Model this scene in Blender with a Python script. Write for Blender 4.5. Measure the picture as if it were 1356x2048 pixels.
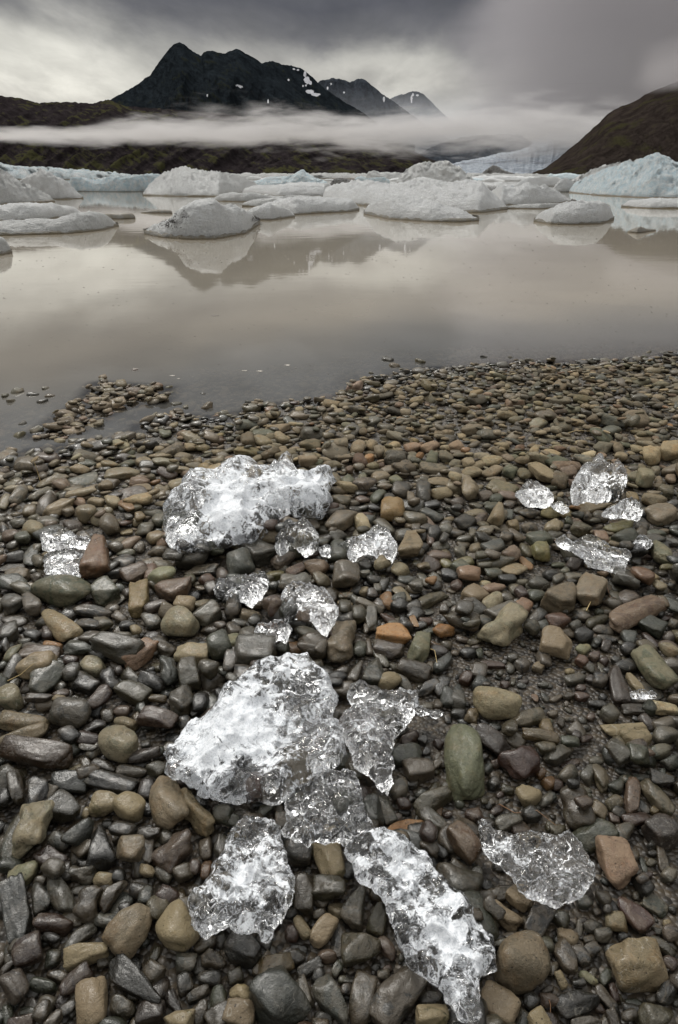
import bpy, math, random
import numpy as np
from mathutils import Vector, Matrix
for _o in list(bpy.data.objects): bpy.data.objects.remove(_o)
SC = bpy.context.scene; COL = SC.collection
rng = np.random.default_rng(11); random.seed(5)
PI = math.pi

# ------------------------------------------------------------------ camera
CAMZ = 1.0; LENS = 22.0; FP = LENS/36*2048; HORIZON = 354.0
PITCH = math.atan((1024-HORIZON)/FP)
CP, SP = math.cos(PITCH), math.sin(PITCH)
cd = bpy.data.cameras.new('camera'); cam = bpy.data.objects.new('camera', cd); COL.objects.link(cam)
cd.lens = LENS; cd.sensor_fit = 'VERTICAL'; cd.sensor_height = 36; cd.sensor_width = 36*1356/2048
cd.clip_start = 0.02; cd.clip_end = 60000
cam.location = (0, 0, CAMZ); cam.rotation_euler = (PI/2-PITCH, 0, 0)
SC.camera = cam

def ray(px, py):            # direction through photograph pixel
    a = px-678.0; b = 1024.0-py
    return np.array([a, FP*CP+b*SP, -FP*SP+b*CP])
def project(P):
    P = np.atleast_2d(np.asarray(P, float)); x = P[:,0]; y = P[:,1]; z = P[:,2]-CAMZ
    d = y*CP-z*SP; u = y*SP+z*CP
    return np.stack([678+FP*x/d, 1024-FP*u/d], 1)
def on_plane(px, py, z=0.0):
    r = ray(px, py); t = (z-CAMZ)/r[2]; return np.array([0,0,CAMZ])+r*t
def at_dist(px, py, dist):  # point on the ray at a horizontal distance
    r = ray(px, py); t = dist/math.hypot(r[0], r[1]); return np.array([0,0,CAMZ])+r*t

# ------------------------------------------------------------------ light
SUN_EL, SUN_AZ = math.radians(44), math.radians(-32)   # azimuth from +y towards +x
w = bpy.data.worlds.new("World"); SC.world = w; w.use_nodes = True
def NT(nt): 
    nt.nodes.clear(); return nt
class G:                    # tiny node-graph helper
    def __init__(s, nt): s.nt = nt; nt.nodes.clear()
    def n(s, typ, **kw):
        nd = s.nt.nodes.new(typ)
        ins = kw.pop('ins', {})
        for k, v in kw.items(): setattr(nd, k, v)
        for k, v in ins.items():
            sock = nd.inputs[k]
            if isinstance(v, bpy.types.NodeSocket): s.nt.links.new(v, sock)
            else: sock.default_value = v
        return nd
    def m(s, op, a, b=None, c=None, clamp=False):
        ins = {0: a}
        if b is not None: ins[1] = b
        if c is not None: ins[2] = c
        nd = s.n('ShaderNodeMath', operation=op, use_clamp=clamp, ins=ins); return nd.outputs[0]
    def ramp(s, fac, stops, interp='LINEAR'):
        nd = s.n('ShaderNodeValToRGB', ins={0: fac}); cr = nd.color_ramp; cr.interpolation = interp
        while len(cr.elements) < len(stops): cr.elements.new(0.5)
        for e, (p, c) in zip(cr.elements, stops):
            e.position = p; e.color = (c, c, c, 1) if isinstance(c, (int, float)) else (*c, 1)
        return nd.outputs[0]
    def noise(s, vec, scale, detail=4, rough=.55, dist=0.0, out='Fac'):
        return s.n('ShaderNodeTexNoise', ins={'Vector': vec, 'Scale': scale, 'Detail': detail, 'Roughness': rough, 'Distortion': dist}).outputs[out]
    def mix(s, fac, a, b, typ='MIX'):
        nd = s.n('ShaderNodeMix', data_type='RGBA', blend_type=typ)
        for i, v in ((0, fac), (6, a), (7, b)):
            if isinstance(v, bpy.types.NodeSocket): s.nt.links.new(v, nd.inputs[i])
            else: nd.inputs[i].default_value = (*v, 1) if isinstance(v, tuple) and len(v) == 3 else v
        return nd.outputs[2]
    def maprange(s, v, a, b, c, d, smooth=True):
        return s.n('ShaderNodeMapRange', interpolation_type='SMOOTHSTEP' if smooth else 'LINEAR', ins={0: v, 1: a, 2: b, 3: c, 4: d}).outputs[0]
    def vscale(s, v, sc):
        return s.n('ShaderNodeVectorMath', operation='MULTIPLY', ins={0: v, 1: sc}).outputs[0]
    def link(s, a, b): s.nt.links.new(a, b)

g = G(w.node_tree)
tc = g.n('ShaderNodeTexCoord').outputs['Generated']
sep = g.n('ShaderNodeSeparateXYZ', ins={0: tc})
X, Y, Z = sep.outputs
sky = g.n('ShaderNodeTexSky', sky_type='NISHITA', sun_disc=False, sun_elevation=SUN_EL, sun_rotation=SUN_AZ)
skyc = g.n('ShaderNodeVectorMath', operation='SCALE', ins={0: sky.outputs[0], 3: 0.07}).outputs[0]
# stretched storm cloud noise on a dome
zz = g.m('MAXIMUM', Z, 0.0)
dn = g.m('ADD', zz, 0.22)
cv = g.n('ShaderNodeCombineXYZ', ins={0: g.m('MULTIPLY', g.m('DIVIDE', X, dn), 2.0), 1: g.m('DIVIDE', Y, dn), 2: g.m('MULTIPLY', zz, 5.0)}).outputs[0]
n1 = g.noise(cv, 0.75, 6, .55, .35)
n2 = g.noise(cv, 2.6, 5, .55, .3)
wob = g.m('ADD', g.m('MULTIPLY', g.m('SUBTRACT', n1, .5), .16), g.m('MULTIPLY', g.m('SUBTRACT', n2, .5), .045))
el = g.m('ADD', zz, wob)
base = g.ramp(el, [(0.0, (.40,.38,.355)), (.07, (.38,.362,.338)), (.125, (.27,.26,.25)), (.165, (.14,.135,.14)), (.205, (.085,.082,.092)), (.25, (.095,.093,.10)),
                   (.29, (.24,.24,.245)), (.42, (.78,.78,.77)), (.72, (1.35,1.34,1.30)), (1.0, (1.7,1.69,1.64))])
rear = g.maprange(g.m('ADD', Y, g.m('MULTIPLY', X, -.25)), -.75, .35, .85, 1.0)
base = g.n('ShaderNodeVectorMath', operation='SCALE', ins={0: base, 3: rear}).outputs[0]
# bright break low on the left behind the peaks, and a weaker one right of centre
def glow(ax, az, sx, sz, amp, typ_n):
    dx = g.m('DIVIDE', g.m('SUBTRACT', X, ax), sx); dz = g.m('DIVIDE', g.m('SUBTRACT', el, az), sz)
    q = g.m('ADD', g.m('MULTIPLY', dx, dx), g.m('MULTIPLY', dz, dz))
    e = g.m('EXPONENT', g.m('MULTIPLY', q, -1.0))
    front = g.m('GREATER_THAN', Y, 0.0)
    return g.m('MULTIPLY', g.m('MULTIPLY', e, amp), front)
g1 = glow(-.36, .115, .18, .052, .50, 0)
g2 = glow(.06, .115, .16, .030, .26, 0)
g3 = glow(-.10, .06, .5, .05, .05, 0)
gsum = g.m('ADD', g.m('ADD', g1, g2), g3)
gcol = g.n('ShaderNodeVectorMath', operation='SCALE', ins={0: (1.0, .98, .85), 3: gsum}).outputs[0]
cl = g.n('ShaderNodeVectorMath', operation='ADD', ins={0: base, 1: gcol}).outputs[0]
n3 = g.noise(g.n('ShaderNodeCombineXYZ', ins={0: g.m('MULTIPLY', g.m('DIVIDE', X, dn), 2.4), 1: g.m('DIVIDE', Y, dn), 2: g.m('MULTIPLY', zz, 9.0)}).outputs[0], 3.2, 6, .6, .5)
det = g.m('MULTIPLY', g.maprange(n2, .25, .75, .87, 1.13), g.maprange(n3, .3, .7, .93, 1.07))
cl2 = g.n('ShaderNodeVectorMath', operation='SCALE', ins={0: cl, 3: det}).outputs[0]
# thinner cloud high in front, where the hidden sun brightens it
def dirdot(az, el_):
    a_, e_ = math.radians(az), math.radians(el_)
    return g.n('ShaderNodeVectorMath', operation='DOT_PRODUCT', ins={0: tc, 1: (math.sin(a_)*math.cos(e_), math.cos(a_)*math.cos(e_), math.sin(e_))}).outputs['Value']
lobe = g.m('MULTIPLY', g.maprange(dirdot(-18, 50), .885, .99, 0, 4.6), g.maprange(n1, .3, .6, .55, 1.15))
lobe = g.m('MULTIPLY', lobe, g.maprange(Z, .30, .5, 0, 1))
cl2 = g.n('ShaderNodeVectorMath', operation='ADD', ins={0: cl2, 1: g.n('ShaderNodeVectorMath', operation='SCALE', ins={0: (1, .985, .94), 3: lobe}).outputs[0]}).outputs[0]
fin = g.mix(.93, skyc, cl2)
bg = g.n('ShaderNodeBackground', ins={0: fin, 1: 1.0})
g.link(bg.outputs[0], g.n('ShaderNodeOutputWorld').inputs[0])

sd = bpy.data.lights.new('sun', 'SUN'); sd.energy = 1.5; sd.angle = math.radians(12); sd.color = (1, .96, .9)
so = bpy.data.objects.new('sun', sd); COL.objects.link(so)
sdir = Vector((math.sin(SUN_AZ)*math.cos(SUN_EL), math.cos(SUN_AZ)*math.cos(SUN_EL), math.sin(SUN_EL)))
so.rotation_euler = sdir.to_track_quat('Z', 'Y').to_euler()
so.location = (0, 0, 50)
SC.view_settings.view_transform = 'Standard'; SC.view_settings.look = 'None'
SC.view_settings.exposure = 0.0; SC.view_settings.gamma = 1.0
SC.cycles.max_bounces = 12; SC.cycles.transmission_bounces = 12; SC.cycles.glossy_bounces = 5
SC.cycles.diffuse_bounces = 3; SC.cycles.transparent_max_bounces = 10; SC.cycles.volume_bounces = 1
SC.cycles.volume_max_steps = 256; SC.cycles.use_denoising = True
SC.cycles.sample_clamp_indirect = 6.0

# ------------------------------------------------------------------ object helpers
def tag(o, label=None, cat=None, group=None, kind=None):
    if label: o['label'] = label
    if cat: o['category'] = cat
    if group: o['group'] = group
    if kind: o['kind'] = kind
    return o
def mesh_obj(name, V, F, mat, loc=None, attrs=None, smooth=True, parent=None):
    V = np.asarray(V, np.float32)
    if loc is not None: V = V-np.asarray(loc, np.float32)
    me = bpy.data.meshes.new(name)
    F = np.asarray(F, np.int32); k = F.shape[1]
    me.vertices.add(len(V)); me.vertices.foreach_set('co', V.ravel())
    me.loops.add(F.size); me.loops.foreach_set('vertex_index', F.ravel())
    me.polygons.add(len(F)); me.polygons.foreach_set('loop_start', np.arange(0, F.size, k, dtype=np.int32))
    me.update(calc_edges=True)
    if smooth: me.polygons.foreach_set('use_smooth', np.ones(len(F), bool))
    for an, (typ, dat) in (attrs or {}).items():
        at = me.attributes.new(an, typ, 'POINT')
        key = {'FLOAT': 'value', 'FLOAT_VECTOR': 'vector', 'FLOAT_COLOR': 'color'}[typ]
        at.data.foreach_set(key, np.asarray(dat, np.float32).ravel())
    me.materials.append(mat)
    o = bpy.data.objects.new(name, me); COL.objects.link(o)
    if loc is not None: o.location = tuple(float(c) for c in loc)
    if parent: o.parent = parent
    return o
def grid_faces(nu, nv, off=0):
    i, j = np.meshgrid(np.arange(nu-1), np.arange(nv-1), indexing='ij'); a = (i*nv+j).ravel()+off
    return np.stack([a, a+nv, a+nv+1, a+1], 1)
def _h(i, j, k, s):
    n = (i.astype(np.int64)*374761393 + j.astype(np.int64)*668265263 + k.astype(np.int64)*2147483647 + s*1274126177) & 0xffffffff
    n = ((n ^ (n >> 13))*1274126177) & 0xffffffff; n = (n ^ (n >> 16)) & 0xffffffff
    return n/4294967295.0
def vnoise(P, s=0):
    P = np.asarray(P, float); I = np.floor(P); f = P-I; f = f*f*f*(f*(f*6-15)+10); I = I.astype(np.int64)
    i, j, k = I.T; r = 0
    for a in (0, 1):
        wa = f[:,0] if a else 1-f[:,0]
        for b in (0, 1):
            wb = f[:,1] if b else 1-f[:,1]
            for c in (0, 1):
                wc = f[:,2] if c else 1-f[:,2]
                r = r+wa*wb*wc*_h(i+a, j+b, k+c, s)
    return r*2-1
def fbm(P, octs=4, s=0, gain=.5, lac=2.03, ridged=False):
    P = np.asarray(P, float); a = 1.0; r = 0; t = 0
    for o in range(octs):
        v = vnoise(P*lac**o+o*17.3, s+o)
        if ridged: v = 1-2*np.abs(v)
        r = r+a*v; t += a; a *= gain
    return r/t
# ------------------------------------------------------------------ materials
def newmat(name):
    m = bpy.data.materials.new(name); m.use_nodes = True; return m, G(m.node_tree)
def finish(g, shader, vol=None):
    o = g.n('ShaderNodeOutputMaterial'); 
    if shader is not None: g.link(shader, o.inputs[0])
    if vol is not None: g.link(vol, o.inputs[1])

def mat_stone():
    m, g = newmat('water_worn_stone')
    co = g.n('ShaderNodeAttribute', attribute_name='col'); wet = co.outputs['Alpha']
    sv = g.n('ShaderNodeAttribute', attribute_name='tex').outputs['Vector']   # stone-local coordinates in metres + random offset
    sd = g.n('ShaderNodeSeparateXYZ', ins={0: g.n('ShaderNodeAttribute', attribute_name='par').outputs['Vector']})
    mott, mud, lum = sd.outputs
    big = g.noise(sv, 30, 4, .65, .6); mid = g.noise(sv, 110, 5, .7, .4); fine = g.noise(sv, 420, 3, .75); 
    c = co.outputs['Color']
    # own-colour mottling
    k = g.m('ADD', g.m('MULTIPLY', g.m('SUBTRACT', big, .5), .9), g.m('MULTIPLY', g.m('SUBTRACT', mid, .5), 1.2))
    k = g.m('ADD', k, g.m('MULTIPLY', g.m('SUBTRACT', fine, .5), 1.8))
    k = g.m('ADD', 1.0, g.m('MULTIPLY', k, g.m('ADD', .45, g.m('MULTIPLY', mott, .9))))
    k = g.m('MAXIMUM', k, .25)
    c1 = g.n('ShaderNodeVectorMath', operation='SCALE', ins={0: c, 3: k}).outputs[0]
    # hue drift
    c1 = g.mix(g.maprange(g.noise(sv, 40, 3, .6), .45, .75, 0, .5), c1, g.mix(1.0, c1, (1.25, .92, .62), 'MULTIPLY'))
    # dried silt film in ragged patches
    silt = g.maprange(g.m('ADD', g.m('MULTIPLY', g.noise(sv, 34, 6, .68, .8), 1.0), g.m('MULTIPLY', mud, .27)), .57, .63, 0, 1)
    silt = g.m('MULTIPLY', silt, g.m('MINIMUM', g.m('MULTIPLY', mud, 1.3), .85))
    siltc = g.mix(.45, (.23, .175, .115), g.n('ShaderNodeVectorMath', operation='SCALE', ins={0: c, 3: 1.6}).outputs[0])
    c2 = g.mix(silt, c1, siltc)
    # pale mineral flecks and dark pits
    vo = g.n('ShaderNodeTexVoronoi', feature='F1', ins={'Vector': sv, 'Scale': 210.0, 'Randomness': 1.0})
    fl = g.maprange(vo.outputs['Distance'], .10, .26, 1, 0)
    sel = g.n('ShaderNodeSeparateColor', ins={0: vo.outputs['Color']})
    pale = g.m('MULTIPLY', g.m('MULTIPLY', fl, g.m('GREATER_THAN', sel.outputs[0], .80)), .55)
    dark = g.m('MULTIPLY', g.m('MULTIPLY', fl, g.m('LESS_THAN', sel.outputs[0], .16)), .7)
    c3 = g.mix(pale, c2, g.mix(.5, c2, (.42, .39, .31)))
    c3 = g.mix(dark, c3, (.018, .016, .014))
    # fine quartz veins on some
    vn = g.m('ABSOLUTE', g.m('SUBTRACT', g.noise(sv, 17, 3, .55, 1.2), .5))
    vein = g.m('MULTIPLY', g.maprange(vn, .0, .006, 1, 0), g.m('MULTIPLY', g.m('GREATER_THAN', lum, .72), .55))
    c3 = g.mix(vein, c3, (.38, .35, .29))
    # wetness darkens
    dk = g.m('SUBTRACT', .96, g.m('MULTIPLY', wet, .68))
    c4 = g.n('ShaderNodeVectorMath', operation='SCALE', ins={0: c3, 3: dk}).outputs[0]
    wr = g.m('ADD', wet, g.m('MULTIPLY', g.m('SUBTRACT', g.noise(sv, 60, 3, .6), .5), .5), clamp=True)
    rough = g.m('SUBTRACT', .82, g.m('MULTIPLY', wr, .52))
    rough = g.m('ADD', rough, g.m('MULTIPLY', silt, .18))
    rough = g.m('ADD', rough, g.m('MULTIPLY', g.m('SUBTRACT', mid, .5), .35))
    bmp = g.m('ADD', g.m('MULTIPLY', big, .8), g.m('ADD', g.m('MULTIPLY', mid, .55), g.m('MULTIPLY', fine, .16)))
    bmp = g.m('SUBTRACT', bmp, g.m('MULTIPLY', dark, .35)); bmp = g.m('ADD', bmp, g.m('MULTIPLY', silt, .06))
    b = g.n('ShaderNodeBump', ins={'Strength': .95, 'Distance': .0062, 'Height': bmp})
    b2 = g.n('ShaderNodeBump', ins={'Strength': .45, 'Distance': .0025, 'Height': g.m('ADD', g.m('MULTIPLY', big, .5), mid)})
    bs = g.n('ShaderNodeBsdfPrincipled', ins={'Base Color': c4, 'Roughness': rough, 'IOR': 1.45, 'Normal': b.outputs[0],
             'Specular IOR Level': g.m('ADD', .22, g.m('MULTIPLY', wr, .13)), 'Coat Weight': g.m('MULTIPLY', wr, .75), 'Coat Roughness': .085, 'Coat IOR': 1.36, 'Coat Normal': b2.outputs[0]})
    finish(g, bs.outputs[0]); return m

def mat_bed():
    m, g = newmat('gravel_bed')
    v = g.n('ShaderNodeNewGeometry').outputs['Position']
    vo = g.n('ShaderNodeTexVoronoi', feature='F1', ins={'Vector': v, 'Scale': 110.0})
    n = g.noise(v, 30, 4)
    c = g.mix(n, (.014, .011, .008), (.035, .029, .021))
    c = g.mix(1.0, g.mix(.4, c, (.05,.04,.03)), g.mix(g.maprange(g.n('ShaderNodeSeparateColor', ins={0: vo.outputs['Color']}).outputs[0], 0, 1, 0, 1), (.4,.4,.4), (1.4,1.3,1.1)), 'MULTIPLY')
    b = g.n('ShaderNodeBump', ins={'Strength': 1.0, 'Distance': .006, 'Height': g.m('SUBTRACT', 1.0, vo.outputs['Distance'])})
    bs = g.n('ShaderNodeBsdfPrincipled', ins={'Base Color': c, 'Roughness': .5, 'Normal': b.outputs[0]})
    finish(g, bs.outputs[0]); return m

def mat_water():
    m, g = newmat('silty_lake_water')
    v = g.n('ShaderNodeNewGeometry').outputs['Position']
    murk = g.n('ShaderNodeAttribute', attribute_name='murk').outputs['Fac']
    r1 = g.noise(g.vscale(v, (1.0, 1.6, 1)), 1.3, 3, .5); r2 = g.noise(g.vscale(v, (1.0, 2.2, 1)), 9, 3, .5)
    h = g.m('ADD', g.m('MULTIPLY', r1, 1.0), g.m('MULTIPLY', r2, .06))
    calm = g.maprange(g.noise(g.vscale(v, (.12, .5, 1)), 1.0, 3, .6), .45, .7, .25, 1.0)
    b = g.n('ShaderNodeBump', ins={'Strength': g.m('MULTIPLY', calm, .10), 'Distance': .02, 'Height': h})
    silt = g.mix(g.noise(v, .8, 4, .6, .6), (.240, .214, .176), (.29, .262, .215))
    silt_sheen = g.n('ShaderNodeAttribute', attribute_name='silt_sheen').outputs['Fac']
    silt = g.mix(silt_sheen, (.168, .165, .156), silt)  # silt paler offshore; the sky's reflected brightness is put into its colour
    dif = g.n('ShaderNodeBsdfDiffuse', ins={0: silt})
    tr = g.n('ShaderNodeBsdfTransparent', ins={0: (.80, .78, .74, 1)})
    body = g.n('ShaderNodeMixShader', ins={0: murk, 1: tr.outputs[0], 2: dif.outputs[0]})
    gl = g.n('ShaderNodeBsdfGlossy', ins={0: (1, 1, 1, 1), 'Roughness': .035, 'Normal': b.outputs[0]})
    fr = g.n('ShaderNodeFresnel', ins={0: 1.46, 'Normal': b.outputs[0]})
    mx = g.n('ShaderNodeMixShader', ins={0: fr.outputs[0], 1: body.outputs[0], 2: gl.outputs[0]})
    finish(g, mx.outputs[0]); return m

def mat_clear_ice():
    m, g = newmat('clear_melting_ice')
    v = g.n('ShaderNodeAttribute', attribute_name='rest').outputs['Vector']
    fr = g.n('ShaderNodeAttribute', attribute_name='frost').outputs['Fac']
    a = g.noise(v, 45, 4, .6, 1.0); b_ = g.noise(v, 170, 5, .7, 1.2); c_ = g.noise(v, 480, 2, .6)
    hgt = g.m('ADD', g.m('MULTIPLY', g.noise(v, 55, 1, .5, 1.2), 1.0), g.m('MULTIPLY', g.noise(v, 120, 0, .5), .07))
    bmp = g.n('ShaderNodeBump', ins={'Strength': .5, 'Distance': .007, 'Height': hgt})
    clear = g.n('ShaderNodeBsdfPrincipled', ins={'Base Color': (.99, .995, 1, 1), 'Roughness': .0, 'IOR': 1.36, 'Transmission Weight': 1.0, 'Normal': bmp.outputs[0]})
    bmp2 = g.n('ShaderNodeBump', ins={'Strength': .6, 'Distance': .004, 'Height': g.m('ADD', b_, g.m('MULTIPLY', c_, .3))})
    # white ice: packed air bubbles
    white = g.n('ShaderNodeBsdfPrincipled', ins={'Base Color': g.mix(g.maprange(b_, .36, .56, 0, 1), (.52, .55, .59), (.80, .82, .85)), 'Roughness': .22, 'IOR': 1.31, 'Normal': bmp2.outputs[0]})
    trl = g.n('ShaderNodeBsdfTranslucent', ins={0: (.93, .95, .98, 1), 'Normal': bmp2.outputs[0]})
    wm = g.n('ShaderNodeMixShader', ins={0: .08, 1: white.outputs[0], 2: trl.outputs[0]})
    lev = g.m('ADD', fr, g.m('ADD', g.m('MULTIPLY', g.m('SUBTRACT', b_, .5), .7), g.m('MULTIPLY', g.m('SUBTRACT', a, .5), 1.7)))
    fac = g.maprange(lev, .42, .70, 0, .86)
    # healed cracks: thin curved white sheets
    def line(sc, wd, off, amp):
        q = g.m('ABSOLUTE', g.m('SUBTRACT', g.noise(g.n('ShaderNodeVectorMath', operation='ADD', ins={0: v, 1: (off, off, 0)}).outputs[0], sc, 3, .6, 1.8), .5))
        return g.maprange(q, 0, wd, amp, 0)
    gate = g.maprange(g.noise(v, 38, 2, .5), .54, .64, 0, 1)
    ln = g.m('MAXIMUM', g.m('MULTIPLY', line(22, .006, 0, .8), g.maprange(a, .4, .6, 0, 1)), g.m('MULTIPLY', line(60, .010, 3.3, .7), gate))
    ln = g.m('MULTIPLY', ln, g.maprange(fr, -.3, .2, .25, 1))
    fac = g.m('MAXIMUM', fac, ln)
    # pin-prick bubbles
    vo = g.n('ShaderNodeTexVoronoi', feature='F1', ins={'Vector': v, 'Scale': 260.0})
    bub = g.m('MULTIPLY', g.maprange(vo.outputs['Distance'], .10, .18, .7, 0), g.m('GREATER_THAN', g.n('ShaderNodeSeparateColor', ins={0: vo.outputs['Color']}).outputs[0], .90))
    fac = g.m('MAXIMUM', fac, bub)
    mx = g.n('ShaderNodeMixShader', ins={0: fac, 1: clear.outputs[0], 2: wm.outputs[0]})
    finish(g, mx.outputs[0]); return m

def mat_berg(name, tint, dirt, dirtc, shade=1.0):
    m, g = newmat(name)
    v = g.n('ShaderNodeNewGeometry').outputs['Position']; z = g.n('ShaderNodeSeparateXYZ', ins={0: v}).outputs[2]
    sc = g.n('ShaderNodeAttribute', attribute_name='unit').outputs['Fac']     # metres per detail cell
    vv = g.n('ShaderNodeVectorMath', operation='SCALE', ins={0: v, 3: sc}).outputs[0]
    n = g.noise(vv, 1.2, 5, .65, .4); f = g.noise(vv, 9, 4, .7); w_ = g.noise(vv, 30, 3, .7)
    c = g.mix(g.maprange(n, .3, .7, 0, 1), tint, (.96*shade, .97*shade, .96*shade))
    c = g.mix(g.maprange(f, .42, .62, 0, .55), c, tuple(t*.74 for t in tint))
    pores = g.noise(vv, 4.2, 5, .72, .9); c = g.mix(g.maprange(pores, .48, .36, 0, .38), c, tuple(t*.62 for t in tint))  # hollows also darkened in colour, painted shade for the relief
    dm = g.maprange(g.m('ADD', n, g.m('MULTIPLY', g.m('SUBTRACT', f, .5), .9)), .66-dirt*.3, .86-dirt*.3, 0, min(1, .25+dirt))
    c = g.mix(dm, c, dirtc)
    spk = g.maprange(w_, .62, .72, 0, .25+dirt*.5); c = g.mix(spk, c, dirtc)
    dj = g.n('ShaderNodeAttribute', attribute_name='debris').outputs['Fac']
    c = g.mix(g.maprange(g.m('ADD', dj, g.m('MULTIPLY', g.m('SUBTRACT', w_, .5), 1.6)), .45, .7, 0, .92), c, (.045, .035, .03))
    c = g.mix(g.maprange(g.m('ADD', z, g.m('MULTIPLY', g.m('SUBTRACT', n, .5), g.m('DIVIDE', 1.2, sc))), 0.0, g.m('DIVIDE', 1.1, sc), .22, 0), c, (.40, .38, .34))
    # silt line left by the lake
    wl = g.maprange(g.m('ADD', g.m('MULTIPLY', z, g.m('MULTIPLY', sc, 1.0)), g.m('MULTIPLY', g.m('SUBTRACT', f, .5), .10)), .02, .13, .85, 0)
    c = g.mix(wl, c, (.20, .15, .075))
    b = g.n('ShaderNodeBump', ins={'Strength': 1.0, 'Distance': g.m('DIVIDE', .55, sc), 'Height': g.m('ADD', g.m('MULTIPLY', f, 1.0), g.m('ADD', g.m('MULTIPLY', w_, .7), g.m('ADD', n, g.m('MULTIPLY', pores, 2.6))))})
    bs = g.n('ShaderNodeBsdfPrincipled', ins={'Base Color': c, 'Roughness': .6, 'IOR': 1.31, 'Normal': b.outputs[0]})
    finish(g, bs.outputs[0]); return m

def mat_hill(name, rock, moss, mossamt, unit, shear=0.0):
    m, g = newmat(name)
    v = g.n('ShaderNodeNewGeometry').outputs['Position']
    vv = g.n('ShaderNodeVectorMath', operation='SCALE', ins={0: v, 3: 1/unit}).outputs[0]
    sx_ = g.n('ShaderNodeSeparateXYZ', ins={0: vv})
    sh_ = g.n('ShaderNodeCombineXYZ', ins={0: g.m('ADD', sx_.outputs[0], g.m('MULTIPLY', sx_.outputs[2], shear)), 1: g.m('MULTIPLY', sx_.outputs[1], .5), 2: g.m('MULTIPLY', sx_.outputs[2], .55)}).outputs[0]
    n = g.noise(vv, 1.0, 6, .65, .4); n2 = g.noise(sh_, 3.6, 7, .7, .3); n3 = g.noise(vv, 22, 4, .7)
    gul = g.n('ShaderNodeAttribute', attribute_name='gully').outputs['Fac']
    c = g.mix(g.maprange(n2, .3, .7, 0, 1), tuple(r*.55 for r in rock), tuple(r*1.5 for r in rock))
    mo = g.maprange(g.m('ADD', n, g.m('ADD', g.m('MULTIPLY', g.m('SUBTRACT', n2, .5), 1.1), g.m('MULTIPLY', gul, .12))), .62-mossamt*.25, .76-mossamt*.25, 0, .9)
    c = g.mix(mo, c, moss)
    c = g.mix(g.maprange(n3, .4, .8, 0, .22), c, tuple(r*.3 for r in rock))
    sn = g.n('ShaderNodeAttribute', attribute_name='snow').outputs['Fac']
    c = g.mix(g.maprange(g.m('ADD', sn, g.m('MULTIPLY', g.m('SUBTRACT', n2, .5), 1.1)), .52, .60, 0, 1), c, (.55, .55, .58))
    b = g.n('ShaderNodeBump', ins={'Strength': 1.0, 'Distance': unit*.25, 'Height': g.m('ADD', g.m('MULTIPLY', n, 1.2), g.m('ADD', n2, g.m('MULTIPLY', n3, .12)))})
    bs = g.n('ShaderNodeBsdfPrincipled', ins={'Base Color': c, 'Roughness': 1.0, 'Normal': b.outputs[0], 'Specular IOR Level': .0})
    finish(g, bs.outputs[0]); return m

def mat_glacier():
    m, g = newmat('crevassed_glacier')
    v = g.n('ShaderNodeNewGeometry').outputs['Position']
    vv = g.vscale(v, (1/170, 1/120, 1/15))
    n = g.noise(vv, 2.2, 6, .75, .6); s = g.noise(vv, 9, 4, .8, .5); bnd = g.noise(g.vscale(v, (1/500, 1/900, 1/25)), 1.0, 4, .6, .5)
    c = g.mix(g.maprange(s, .42, .60, 0, 1), (.035, .05, .075), (.33, .38, .44))
    c = g.mix(g.maprange(n, .5, .68, 0, .7), c, (.42, .48, .54))
    c = g.mix(g.maprange(bnd, .53, .62, 0, .85), c, (.045, .06, .085))
    b = g.n('ShaderNodeBump', ins={'Strength': 1.0, 'Distance': 8.0, 'Height': g.m('ADD', n, s)})
    bs = g.n('ShaderNodeBsdfPrincipled', ins={'Base Color': c, 'Roughness': .6, 'Normal': b.outputs[0]})
    finish(g, bs.outputs[0]); return m

def mat_plain(name, c, r=.6):
    m, g = newmat(name)
    v = g.n('ShaderNodeNewGeometry').outputs['Position']
    n = g.noise(v, 160, 3)
    cc = g.mix(n, tuple(x*.6 for x in c), tuple(x*1.3 for x in c))
    bs = g.n('ShaderNodeBsdfPrincipled', ins={'Base Color': cc, 'Roughness': r}); finish(g, bs.outputs[0]); return m
M_STONE = mat_stone(); M_BED = mat_bed(); M_WATER = mat_water(); M_ICE = mat_clear_ice()
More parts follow.
